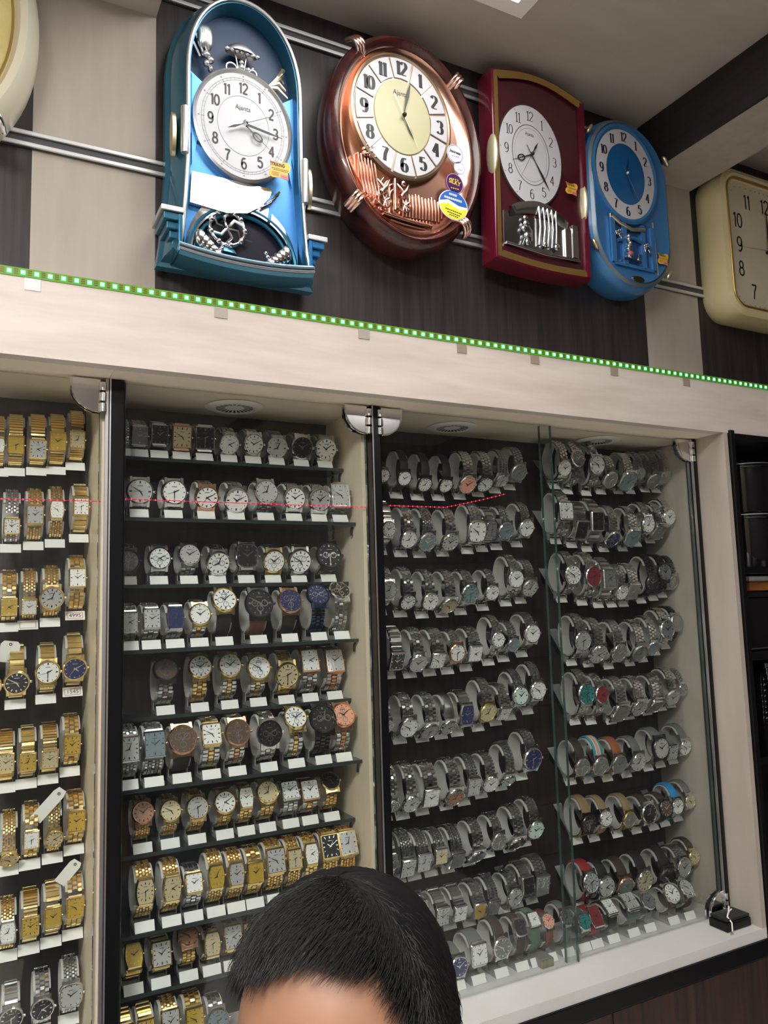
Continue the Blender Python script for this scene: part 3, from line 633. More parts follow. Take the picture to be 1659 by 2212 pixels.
for (x, z, r, m, wd) in ((.095, -.010, .0185, STICK_W, 'Japanese'), (.104, -.037, .0125, STICK_W, None), (.091, -.072, .0205, STICK_P, 'SILKY')):
    s = MB().prism(ell(r, r * 1.05, 28, x, z), -.087, -.0878).build('sticker', m, t)
    b = MB(); oval_ring(b, r * .95, r, r * .06, -.0881, x, z, 28); b.build('sticker_rim', mat('sticker_violet', (.22, .18, .5), .4) if m is STICK_W else mat('sticker_lilac', (.5, .35, .6), .4), s)
    if wd: text('sticker_text', wd, x, z + (.002 if m is STICK_P else .004), r * (.62 if m is STICK_P else .46), -.0882, mat('sticker_gold', (.85, .65, .05), .4) if m is STICK_P else INK, s, bold=r * .012, squeeze=.85, rot=R(8))
    b = MB()
    for q in ((.42, -.5) if m is STICK_P else (-.3,)):
        for k in range(4): b.ribbon([(x - r * .45 + r * .24 * k, z + q * r), (x - r * .3 + r * .24 * k, z + q * r)], r * .1, -.0882)
    b.build('sticker_print', mat('sticker_gold', (.85, .65, .05), .4) if m is STICK_P else mat('sticker_violet'), s)
x, z = .086, -.117
s = MB().prism(ell(.033, .030, 40, x, z), -.087, -.0878).build('sticker', STICK_W, t)
MB().prism([(x - .031, z + .004)] + [(x + .031 * cos(a), z + .0283 * sin(a)) for a in [pi - .15 - (pi - .3) * k / 14 for k in range(15)]] + [(x + .031, z + .001), (x + .012, z + .001), (x - .012, z + .010)], -.0879, -.0883).build('sticker_patch', STICK_B, s)
MB().prism([(x + .031 * cos(a), z + .0283 * sin(a)) for a in [pi + .1 + (pi - .2) * k / 14 for k in range(15)]] + [(x + .014, z - .008), (x - .012, z + .002)], -.0879, -.0883).build('sticker_patch', STICK_L, s)
b = MB()
for q, n_ in ((-.010, 9), (-.016, 7), (-.021, 5)):
    for k in range(n_): b.ribbon([(x + (k - n_ / 2) * .0042, z + q - .0006 * k), (x + (k - n_ / 2) * .0042 + .003, z + q - .0006 * k - .0004)], .0022, -.0886)
b.build('sticker_print', INK, s)
b = MB()
for q, n_ in ((.021, 4), (.013, 9)):
    for k in range(n_): b.ribbon([(x + (k - n_ / 2) * .0045, z + q - .0003 * k), (x + (k - n_ / 2) * .0045 + .0034, z + q - .0003 * k)], .0042, -.0886)
b.build('sticker_print', STICK_W, s)
# ---- maroon clock
MAR = mat('maroon_lacquer', (.125, .008, .022), .2, .1, coat=.5); MARD = mat('maroon_panel', (.062, .008, .016), .25, coat=.4); GOLDT = mat('gold_trim', (.62, .42, .13), .28, .9)
ox, oz = 1.030, 2.522
t = thing('maroon_clock', 'maroon rectangular wall clock with gold edging and a silver figure window', 'wall clock', (ox, YW, oz), 'striking wall clocks on the rails')
def march(g, h=.405, hw=.122, rise=.022):
    return [(-hw - g, -g), (-hw - g, h + g)] + [(-hw - g + (2 * hw + 2 * g) * i / 14, h + g + rise * sin(pi * i / 14)) for i in range(1, 14)] + [(hw + g, h + g), (hw + g, -g)] + [(hw + g - (2 * hw + 2 * g) * i / 10, -g - .006 * sin(pi * i / 10)) for i in range(1, 10)]
b = MB().loft([at_y(march(-.020), -.0003), at_y(march(-.016), -.022), at_y(march(.002), -.030), at_y(march(.003), -.066), at_y(march(.001), -.076), at_y(march(-.002), -.078), at_y(march(-.012), -.078), at_y(march(-.013), -.072)], cap1=True); b.build('body', MAR, t, 35)
MB().face(march(-.0145), -.0725).build('front_panel', MARD, t)
t.rotation_euler.y = R(1.3)
gb = MB(); o = march(-.0025); i_ = march(-.0125); 
def strip(mb, a, b, y, lo, hi):
    for k in range(lo, hi):
        mb.add([(a[k][0], y, a[k][1]), (a[(k + 1) % len(a)][0], y, a[(k + 1) % len(a)][1]), (b[(k + 1) % len(b)][0], y, b[(k + 1) % len(b)][1]), (b[k][0], y, b[k][1])], [(0, 1, 2, 3)])
strip(gb, o, i_, -.0786, 0, 1); strip(gb, o, march(-.017), -.0786, 1, 15); strip(gb, o, march(-.016), -.0786, 16, 26)
gb.build('gold_border', GOLDT, t)
rb = MB()
for k in range(4): rb.tube([(.1205 - .003 * k, -.079, .002), (.1205 - .003 * k, -.079, .400)], .0013, 6)
rb.build('reeded_edge', MAR, t, 50)
for s, zc in ((-1, .22), (1, .17)):
    e = MB().sphere((0, 0, 0), .008, .018, .046, 16); e.v = [(s * (.121 if s < 0 else .114) + x, -.070 + y, zc + z) for x, y, z in e.v]; e.build('side_grip', mat('pale_brass'), t, 60)
dz_ = .240; dxo = -.029; RD, RDZ = .084, .112
MB().loft([at_y(ell(RD, RDZ, 64, dxo, dz_), -.0722), at_y(ell(RD, RDZ, 64, dxo, dz_), -.0775), at_y(ell(RD - .003, RDZ - .003, 64, dxo, dz_), -.078)], cap0=False).build('dial_rim', mat('dark_rim', (.10, .07, .07), .3, .6), t, 40)
MB().face(ell(RD - .003, RDZ - .003, 64, dxo, dz_), -.0783).build('dial', DIAL_W, t)
b = MB(); oval_ring(b, .049, .067, .0022, -.0787, dxo, dz_); oval_ring(b, .042, .059, .0006, -.0787, dxo, dz_); ticks(b, .0785, .1055, .0022, .0022, -.0787, 12, dxo, dz_); b.build('minute_track', mat('grey_ink'), t)
for k in range(1, 13):
    c = polar(.0625, .0865, 30 * k); b = MB(); numerals(b, str(k), dxo + c[0], dz_ + c[1], .0215, -.0788, .085, .045, .80); b.build('numeral', INK, t)
text('dial_lettering', LOGO, dxo - .002, dz_ + .045, .011, -.0788, INK, t, squeeze=.8)
b = MB(); hand(b, dxo, dz_, 244, .056, .005, -.080, 0, 'spade'); hand(b, dxo, dz_, 147, .082, .0052, -.0812, .022, 'leaf'); b.build('hand', INK, t)
b = MB(); hand(b, dxo, dz_, 208, .066, .0008, -.0822, .0); hand(b, dxo, dz_, 30, .034, .0042, -.0822, 0, 'leaf'); b.build('second_hand', INK, t)
hub(MB(), dxo, dz_, .004, -.0825).build('hand_hub', INK, t, 50)
SILM = mat('silver_mirror', (.52, .52, .53), .24, 1)
w = MB().box(-.100, .096, -.0738, -.0728, .032, .105); w.build('figure_window', mat('mirror_dark', (.46, .46, .47), .22, 1), t)
b = MB()
b.loft([[(-.085 + .15 * i / 10, -.0745, .118 + .030 * sin(pi * i / 10)) for i in range(11)], [(-.085 + .15 * i / 10, -.0805, .112 + .026 * sin(pi * i / 10)) for i in range(11)], [(-.085 + .15 * i / 10, -.0745, .094 + .020 * sin(pi * i / 10)) for i in range(11)]], closed=False, cap0=False, cap1=False)
for k in range(5): b.tube([(-.012 + .011 * k, -.078, .130), (-.012 + .011 * k + .002 * sin(k), -.081, .085), (-.014 + .011 * k, -.078, .046)], [.003, .0022, .0034], 8)
for (x, z, r) in ((-.050, .096, .0055), (-.048, .084, .007), (-.054, .072, .006), (-.046, .058, .0085), (-.046, .045, .007), (.000, .05, .006), (.030, .05, .007)): b.sphere((x, -.080, z), r, r * .7, r * 1.15, 10)
b.tube([(-.05, -.080, .088), (-.036, -.081, .070), (-.036, -.080, .048)], .0028, 6); b.tube([(-.052, -.08, .05), (-.058, -.08, .036)], .003, 6)
b.box(.056, .072, -.079, -.0742, .034, .098); b.box(.078, .092, -.077, -.0742, .040, .112)
b.tube([(-.098, -.078, .034), (0, -.080, .028), (.094, -.078, .034)], .0032, 8)
b.build('figure_relief', SILM, t, 60)
sticker_yellow(t, .074, .190, .034, -.083, 'STRIKING')
# ---- blue oval clock
BLUE2 = mat('mid_blue_metallic', (.045, .20, .47), .34, .3, coat=.3); BLUE2D = mat('deep_blue_metallic', (.018, .10, .30), .3, .3, coat=.3)
ox, oz = 1.289, 2.722
t = thing('blue_oval_clock', 'blue capsule shaped wall clock with a grey inlaid rim and white number ring', 'wall clock', (ox, YW, oz), 'striking wall clocks on the rails')
def caps(hw, hh, n=20):
    o = []
    for i in range(n + 1): a = pi * i / n; o.append((hw * cos(a), hh - hw * 1.02 + hw * 1.02 * sin(a)))
    for i in range(n + 1): a = pi + pi * i / n; o.append((hw * cos(a), -hh + hw * 1.02 + hw * 1.02 * sin(a)))
    return o
b = MB().loft([at_y(caps(.121, .200), -.0003), at_y(caps(.1265, .207), -.02), at_y(caps(.1255, .205), -.05), at_y(caps(.124, .199), -.068), at_y(caps(.110, .186), -.078), at_y(caps(.095, .170), -.074)]); b.build('body', BLUE2, t, 40)
b = MB().loft([at_y(caps(.119, .195), -.0735), at_y(caps(.113, .189), -.0785)], cap0=False, cap1=False); b.build('inlaid_rim', mat('grey_inlay', (.20, .23, .25), .35, .5), t, 40)
MB().loft([at_y(ell(.099, .117, 64, -.016, .062), -.0735), at_y(ell(.099, .117, 64, -.016, .062), -.081), at_y(ell(.093, .111, 64, -.016, .062), -.083), at_y(ell(.087, .105, 64, -.016, .062), -.080)], cap0=False, cap1=False).build('dial_rim', BLUE2, t, 40)
MB().face(ell(.087, .105, 64, -.016, .062), -.0802).build('dial', DIAL_W, t)
MB().face(ell(.0575, .0715, 64, -.016, .062), -.0806).build('dial_center', mat('dial_blue', (.015, .15, .42), .3, .3, coat=.4), t)
for k in range(1, 13):
    c = polar(.072, .088, 30 * k); b = MB(); numerals(b, str(k), -.016 + c[0], .062 + c[1], .0215, -.0808, .20, .07, .78); b.build('numeral', mat('navy_ink', (.015, .02, .05), .5), t)
b = MB(); hand(b, -.016, .062, 14, .038, .004, -.082, .006, 'leaf'); hand(b, -.016, .062, 160, .058, .004, -.083, .006, 'leaf'); b.build('hand', mat('navy_hand', (.01, .05, .16), .35), t)
b = MB(); hand(b, -.016, .062, 150, .064, .0008, -.084, .02); b.build('second_hand', mat('pale_blue_hand', (.3, .45, .6), .4), t); hub(MB(), -.016, .062, .0035, -.084).build('hand_hub', ALU, t, 50)
MB().box(-.066, .058, -.0748, -.0738, -.150, -.045).build('window_panel', BLUE2D, t)
b = MB()
for k, xx in enumerate((-.064, -.030, .026, .056)): b.box(xx - .006, xx + .006, -.080, -.0749, -.150, -.050)
b.box(-.064, .056, -.079, -.0749, -.155, -.148); b.tube([(-.05, -.078, -.098), (-.004, -.080, -.086), (.05, -.078, -.098)], .004, 8)
b.build('column_relief', BLUE2, t, 50)
b = MB(); b.tube([(-.066, -.079, -.045), (-.045, -.080, -.058), (-.010, -.081, -.068), (.030, -.080, -.060)], .0042, 8)
b.tube([(-.068, -.078, -.04), (-.068, -.078, -.145)], .0018, 6); b.tube([(.060, -.078, -.035), (.066, -.078, -.16)], .0018, 6)
b.build('gold_line', mat('pale_gold'), t, 50)
b = MB()
for (cx_, cz_, n_) in ((-.050, -.085, 14), (.034, -.103, 14)):
    for k in range(n_): b.sphere((cx_ + random.uniform(-.008, .008), -.081, cz_ + random.uniform(-.01, .01)), .0032, .003, .0032, 7)
for k in range(7): b.sphere((-.022 + .003 * sin(k * 2), -.083, -.132 + .0075 * k), .0085 - .0007 * k, .006, .006, 8)
b.tube([(-.04, -.081, -.14), (-.02, -.083, -.136), (.012, -.081, -.141)], .003, 6); b.tube([(.004, -.08, -.14), (.004, -.082, -.125), (.016, -.08, -.122)], .0025, 6)
b.build('figure_relief', SILM, t, 60)
MB().sphere((-.024, -.086, -.128), .007, .005, .006, 10).build('figure_skirt', mat('rose_cloth', (.5, .12, .16), .5), t, 60)
for sx, sz in ((-.112, .148), (.118, .128), (-.117, -.120), (.104, -.150)): 
    e = MB().sphere((0, 0, 0), .007, .007, .013, 10); e.v = [(sx + x * cos(.5) + z * sin(.5) * (-1 if sx * sz > 0 else 1), -.076 + y, sz + z * cos(.5)) for x, y, z in e.v]; e.build('clip', mat('pale_gold'), t, 60)
MB().lathe([(.0001, 0), (.020, 0), (.017, .003), (.0001, .0035)], 24, 'y', (.004, -.0765, -.179), sy=.38).build('badge', mat('dark_gold', (.12, .09, .05), .25, .9), t, 40)
sticker_yellow(t, .083, -.118, .034, -.0805, 'STRIKING')
# ---- ivory clock (photo's far side)
IVORY = mat('ivory_plastic', (.66, .58, .34), .35, coat=.2); FACE_I = mat('ivory_dial', (.66, .61, .47), .45)
ox, oz = 1.768, 2.702
t = thing('ivory_square_clock', 'ivory rounded square wall clock with a gold line around its face', 'wall clock', (ox, YW, oz))
b = MB().loft([at_y(rrect(.174, .186, .058, 8), -.0003), at_y(rrect(.182, .193, .062, 8), -.02), at_y(rrect(.183, .194, .062, 8), -.055), at_y(rrect(.177, .188, .056, 8), -.076), at_y(rrect(.165, .175, .045, 8), -.082), at_y(rrect(.157, .167, .04, 8), -.078), at_y(rrect(.155, .165, .04, 8), -.066)], cap1=False); b.build('frame', IVORY, t, 40)
MB().tube([(x, -.0775, z) for x, z in rrect(.156, .166, .04, 8)], .0038, 8, True).build('gold_line', GOLDT, t, 50)
MB().face(rrect(.156, .166, .04, 8), -.0665).build('dial', FACE_I, t)
for k in range(1, 13):
    c = polar(1, 1, 30 * k); f = min(.108 / max(abs(c[0]), .01), .118 / max(abs(c[1]), .01)); f = min(f, .135); b = MB(); numerals(b, str(k), c[0] * f, c[1] * f, .038, -.0668, .12, wide=.82); b.build('numeral', INK, t)
b = MB()
for k in range(60):
    c = polar(1, 1, 6 * k); f = min(.143 / max(abs(c[0]), .01), .153 / max(abs(c[1]), .01)); f = min(f, .185); b.lathe([(.0001, 0), (.0014, 0), (.0001, .0002)], 6, 'y', (c[0] * f, -.0667, c[1] * f))
b.build('minute_track', INK, t)
b = MB(); hand(b, 0, 0, 60, .075, .007, -.069, .015); hand(b, 0, 0, 0, .11, .006, -.070, .015); b.build('hand', INK, t)
b = MB(); hand(b, 0, 0, 266, .105, .001, -.071, .02); b.build('second_hand', INK, t); hub(MB(), 0, 0, .005, -.071).build('hand_hub', INK, t, 50)
# ---- ivory oval clock (cut off at the near edge of the photo)
t = thing('ivory_oval_clock', 'ivory oval wall clock with a yellow face and small silver clips', 'wall clock', (-.105, YW, 2.735))
RXO, RZO = .172, .235
MB().loft([at_y(ell(RXO * k, RZO * (1 - (1 - k) * .8), 72), y) for k, y in [(1, -.0003), (1.03, -.02), (1.02, -.05), (.98, -.070), (.92, -.080), (.86, -.080), (.82, -.068)]], cap1=False).build('frame', mat('ivory_pale', (.72, .68, .53), .3, coat=.3), t, 40)
MB().face(ell(RXO * .825, RZO * .858, 72), -.0685).build('dial', mat('yellow_dial', (.78, .68, .30), .35, nscale=12, col2=(.66, .56, .22)), t)
MB().tube([(x, -.070, z) for x, z in ell(RXO * .80, RZO * .835, 72)], .0016, 6, True).build('gold_line', GOLDT, t, 50)
for sx, sz in ((.70, -.72), (-.70, -.72), (.68, .74), (-.68, .74)):
    cxx, czz = RXO * .93 * sx, RZO * .97 * sz; d = Vector((cxx, 0, czz)).normalized(); n = Vector((-d.z, 0, d.x)); b = MB()
    for q in (-.006, .006): b.tube([Vector((cxx, -.066 - .020 * sin(pi * k / 8) ** .7, czz)) + d * (-.024 + .048 * k / 8) + n * q for k in range(9)], .005, 8)
    b.build('clip', CHROME, t, 60)
b = MB()
for k in range(1, 13): c = polar(.098, .145, 30 * k); b = MB(); numerals(b, str(k), c[0], c[1] + .03, .026, -.069, .14, .08, .8); b.build('numeral', mat('dark_gold'), t)
b = MB(); hand(b, 0, .03, 150, .06, .006, -.071, .012, 'leaf'); hand(b, 0, .03, 255, .085, .006, -.072, .012, 'leaf'); b.build('hand', INK, t)
b = MB()
b.tube([(.10 - .13 * k / 8, -.073, -.10 - .06 * sin(pi * k / 8)) for k in range(9)], .006, 8); b.tube([(.095, -.073, -.085), (.06, -.075, -.10), (.03, -.073, -.13)], [.010, .008, .004], 8)
b.build('swan_relief', GOLDT, t, 60)
# ================================================================== WATCHES
A0, B0 = .0275, .034           # loop half depth, half height the shared straps are made for
def loop_pt(t, off=0.):         # point on the loop (y,z) pushed outwards by off; t=0 faces the room
    n = Vector((-cos(t) / A0, sin(t) / B0)).normalized(); return -A0 * cos(t) + n[0] * off, B0 * sin(t) + n[1] * off, n
CACHE = {}
def strap_mesh(style, tb):
    key = ('strap', style, tb)
    if key in CACHE: return CACHE[key]
    t0 = tb * .2; b = MB()
    if style in 'LN':
        n = 34; gap = .42; loops = []
        for i in range(n + 1):
            t = t0 + gap + (2 * pi - 2 * gap) * i / n; th = .0026 if style == 'L' else .0016; w = .5 * (1.0 if min(i, n - i) < 4 else .93)
            y0, z0, _ = loop_pt(t, .0002); y1, z1, _ = loop_pt(t, th); y2, z2, _ = loop_pt(t, th * .75)
            loops.append([(-w, y0, z0), (w, y0, z0), (w, y2, z2), (w * .82, y1, z1), (-w * .82, y1, z1), (-w, y2, z2)])
        b.loft(loops)
        me = b.mesh('strap', SILVER, 50)
    else:
        n = {'3': 30, 'W': 22, 'F': 40, 'H': 44}[style]; gap = .40
        cols = {'3': ((-.5, -.19, 0), (-.16, .16, 1), (.19, .5, 0)), 'W': ((-.5, .5, 0),), 'F': tuple((-.5 + k * .2, -.5 + k * .2 + .17, k % 2) for k in range(5)), 'H': ((-.5, .5, 0),)}[style]
        st = (2 * pi - 2 * gap) / n
        for i in range(n):
            for ci, (x0, x1, mi) in enumerate(cols):
                sh = .5 if (mi and style in '3F') else 0
                ta, tc = t0 + gap + st * (i + sh + .04), t0 + gap + st * (i + sh + .95)
                if i + sh + 1 > n: continue
                sx = .018 if style != 'W' else .05; dt = st * (.16 if style != 'W' else .22); v = []
                for (t, o) in ((ta, .0002), (tc, .0002), (tc - dt, .0031), (ta + dt, .0031)):
                    y, z, _ = loop_pt(t, o); q = sx if o > .001 else 0
                    v += [(x0 + q, y, z), (x1 - q, y, z)]
                b.add(v, [(0, 1, 3, 2), (7, 5, 4, 6), (0, 6, 7, 1)[::-1], (2, 3, 5, 4), (0, 2, 4, 6), (1, 7, 5, 3)], mi)
        me = b.mesh('strap', [SILVER, SILVER])
    CACHE[key] = me; return me
def outline(shape):
    if shape == 'o': return ell(.5, .5, 32)
    if shape == 'r': return rrect(.5, .60, .05, 3)
    if shape == 'q': return rrect(.5, .53, .10, 4)
    if shape == 'c':
        return [(.5 * (abs(cos(a)) ** .62) * (1 if cos(a) > 0 else -1), .52 * (abs(sin(a)) ** .62) * (1 if sin(a) > 0 else -1)) for a in [2 * pi * i / 36 for i in range(36)]]
    o = []                                                    # tonneau
    for i in range(9): z = -.66 + 1.32 * i / 8; o.append((.5 - .13 * (z / .66) ** 2, z))
    for i in range(9): z = .66 - 1.32 * i / 8; o.append((-.5 + .13 * (z / .66) ** 2, z))
    return o
SHH = {'o': .5, 'r': .6, 'q': .53, 'c': .52, 't': .66}
def case_mesh(shape):
    key = ('case', shape)
    if key in CACHE: return CACHE[key]
    o = outline(shape); y = lambda k, h: at_y(sc(o, k), -h); b = MB()
    b.loft([y(.90, .035), y(.99, .06), y(1, .15), y(.97, .19)], cap1=False)
    b.loft([y(.97, .19), y(.90, .235), y(.86, .235), y(.845, .20)], cap0=False, cap1=False, mi=1)
    hh = SHH[shape]
    if shape in 'oc':
        for sx in (-1, 1):
            for sz in (-1, 1):
                x0, x1 = sorted((sx * .26, sx * .36)); z0, z1 = sz * hh * .72, sz * hh * 1.16
                b.add([(x0, -.05, z0), (x1, -.05, z0), (x1, -.17, z0), (x0, -.17, z0), (x0, -.02, z1), (x1, -.02, z1), (x1, -.09, z1), (x0, -.09, z1)], [(0, 1, 2, 3), (4, 5, 6, 7), (0, 1, 5, 4), (1, 2, 6, 5), (2, 3, 7, 6), (3, 0, 4, 7)])
        for sz in (-1, 1):
            z0, z1 = sz * hh * .80, sz * hh * 1.10; b.add([(-.25, -.05, z0), (.25, -.05, z0), (.25, -.15, z0), (-.25, -.15, z0), (-.25, -.02, z1), (.25, -.02, z1), (.25, -.085, z1), (-.25, -.085, z1)], [(0, 1, 2, 3), (4, 5, 6, 7), (0, 1, 5, 4), (1, 2, 6, 5), (2, 3, 7, 6), (3, 0, 4, 7)])
    else:
        for sz in (-1, 1):
            z0, z1 = sz * hh * .92, sz * hh * 1.13; b.add([(-.38, -.05, z0), (.38, -.05, z0), (.38, -.17, z0), (-.38, -.17, z0), (-.36, -.02, z1), (.36, -.02, z1), (.36, -.11, z1), (-.36, -.11, z1)], [(0, 1, 2, 3), (4, 5, 6, 7), (0, 1, 5, 4), (1, 2, 6, 5), (2, 3, 7, 6), (3, 0, 4, 7)])
    CACHE[key] = b.mesh('case', [SILVER, SILVER], 35); return CACHE[key]
def dial_mesh(shape):
    key = ('dial', shape)
    if key not in CACHE: CACHE[key] = MB().face(sc(outline(shape), .85), -.203).mesh('dial', PAPER)
    return CACHE[key]
def edge_at(shape, deg, k):
    s, c = sin(R(deg)), cos(R(deg)); hx, hz = (.5, SHH[shape])
    if shape == 'o': return s * .5 * k, c * .5 * k
    f = min(hx / max(abs(s), 1e-4), hz / max(abs(c), 1e-4)) * k
    if shape == 't': f = min(f, .58 * k)
    return s * f, c * f
def marks_mesh(shape, kind):
    key = ('marks', shape, kind)
    if key in CACHE: return CACHE[key]
    b = MB()
    for k in range(12):
        a = edge_at(shape, 30 * k, .78); c = edge_at(shape, 30 * k, .60 if kind != 'dot' else .70)
        if kind == 'quarter' and k % 3: c = edge_at(shape, 30 * k, .71)
        b.ribbon([a, c], .035 if k % 3 else .055, -.2055)
    b.ribbon([(-.10, edge_at(shape, 0, .42)[1]), (.10, edge_at(shape, 0, .42)[1])], .022, -.2055)
    CACHE[key] = b.mesh('hour_markers', INK); return CACHE[key]
def hands_mesh(v):
    key = ('hands', v)
    if key in CACHE: return CACHE[key]
    h, m = ((304, 50), (125, 62), (300, 55), (62, 180), (250, 20), (150, 300), (305, 60))[v]
    b = MB(); hand(b, 0, 0, h, .21, .045, -.212, .05); hand(b, 0, 0, m, .33, .038, -.217, .06); hand(b, 0, 0, (h * 7 + m) % 360, .34, .012, -.221, .1); b.lathe([(.0001, -.221), (.028, -.221), (.028, -.226), (.0001, -.227)][::1], 10, 'y', mi=0) if False else None
    CACHE[key] = b.mesh('hands', INK); return CACHE[key]
def sub_mesh(v):
    key = ('sub', v)
    if key in CACHE: return CACHE[key]
    b = MB()
    for (x, z) in (((-.17, 0), (.17, 0), (0, -.18)), ((-.15, .09), (.15, .09), (0, -.17)), ((-.15, 0), (.15, 0)), ((0, .19), (-.17, -.02), (.03, -.19)))[v]:
        oval_ring(b, .115, .115, .026, -.2052, x, z, 18); b.ribbon([(x, z), (x + .03, z + .08)], .018, -.2058)
    CACHE[key] = b.mesh('subdials', INK); return CACHE[key]
def crown_mesh():
    if 'crown' not in CACHE:
        b = MB().lathe([(.0001, .48), (.055, .49), (.06, .50), (.06, .565), (.05, .575), (.0001, .575)], 12, 'x', (0, -.11, 0)); CACHE['crown'] = b.mesh('crown', SILVER, 40)
    return CACHE['crown']
def cuff_mesh():
    if 'cuff' not in CACHE:
        b = MB(); n = 40; loops = []
        for i in range(n + 1):
            t = .5 + (2 * pi - 1.0) * i / n; y0, z0, _ = loop_pt(t, -.0034); y1, z1, _ = loop_pt(t, -.0012)
            loops.append([(-.5, y0, z0), (.5, y0, z0), (.5, y1, z1), (-.5, y1, z1)])
        b.loft(loops); CACHE['cuff'] = b.mesh('cuff', GREYPL, 40)
    return CACHE['cuff']
CASEM = {'s': ('silver', SILVER), 'g': ('gold', GOLD), 'p': ('rose gold', ROSE), 'k': ('gunmetal', GUN), 'b': ('blue steel', BLUEM), 'd': ('dull silver', SILVERD)}
STRAPM = {'S': ('3', SILVER, SILVER, ''), 'W': ('W', SILVER, SILVER, ''), 'F': ('F', SILVER, SILVERD, ''), 'G': ('3', GOLD, GOLD, ''), 'H': ('W', GOLD, GOLD, ''), 'I': ('F', GOLD, GOLDD, ''), 'J': ('H', GOLD, GOLD, ''),
          'Z': ('3', SILVERD, SILVERD, ''), 'M': ('3', SILVER, GOLD, 'two-tone bracelet'), 'P': ('3', SILVER, ROSE, 'two-tone bracelet'), 'D': ('3', GUN, GUN, 'black bracelet'), 'U': ('3', BLUEM, BLUEM, 'dark blue bracelet'), 'N': ('N', SILVERD, SILVERD, 'mesh strap')}
for k_, n_ in (('K', 'black'), ('B', 'brown'), ('T', 'tan'), ('Y', 'grey'), ('R', 'rust'), ('E', 'green'), ('Q', 'red'), ('C', 'bright blue'), ('V', 'dark brown')): STRAPM[k_] = ('L', LEA[k_], LEA[k_], n_ + ' strap')
STRAPM['A'] = ('L', LEA['A'], LEA['A'], 'striped strap')
SHN = {'o': 'round', 'r': 'rectangular', 'q': 'square', 'c': 'cushion', 't': 'barrel-shaped'}
ORD = on + ['fourteenth']
WN = 0
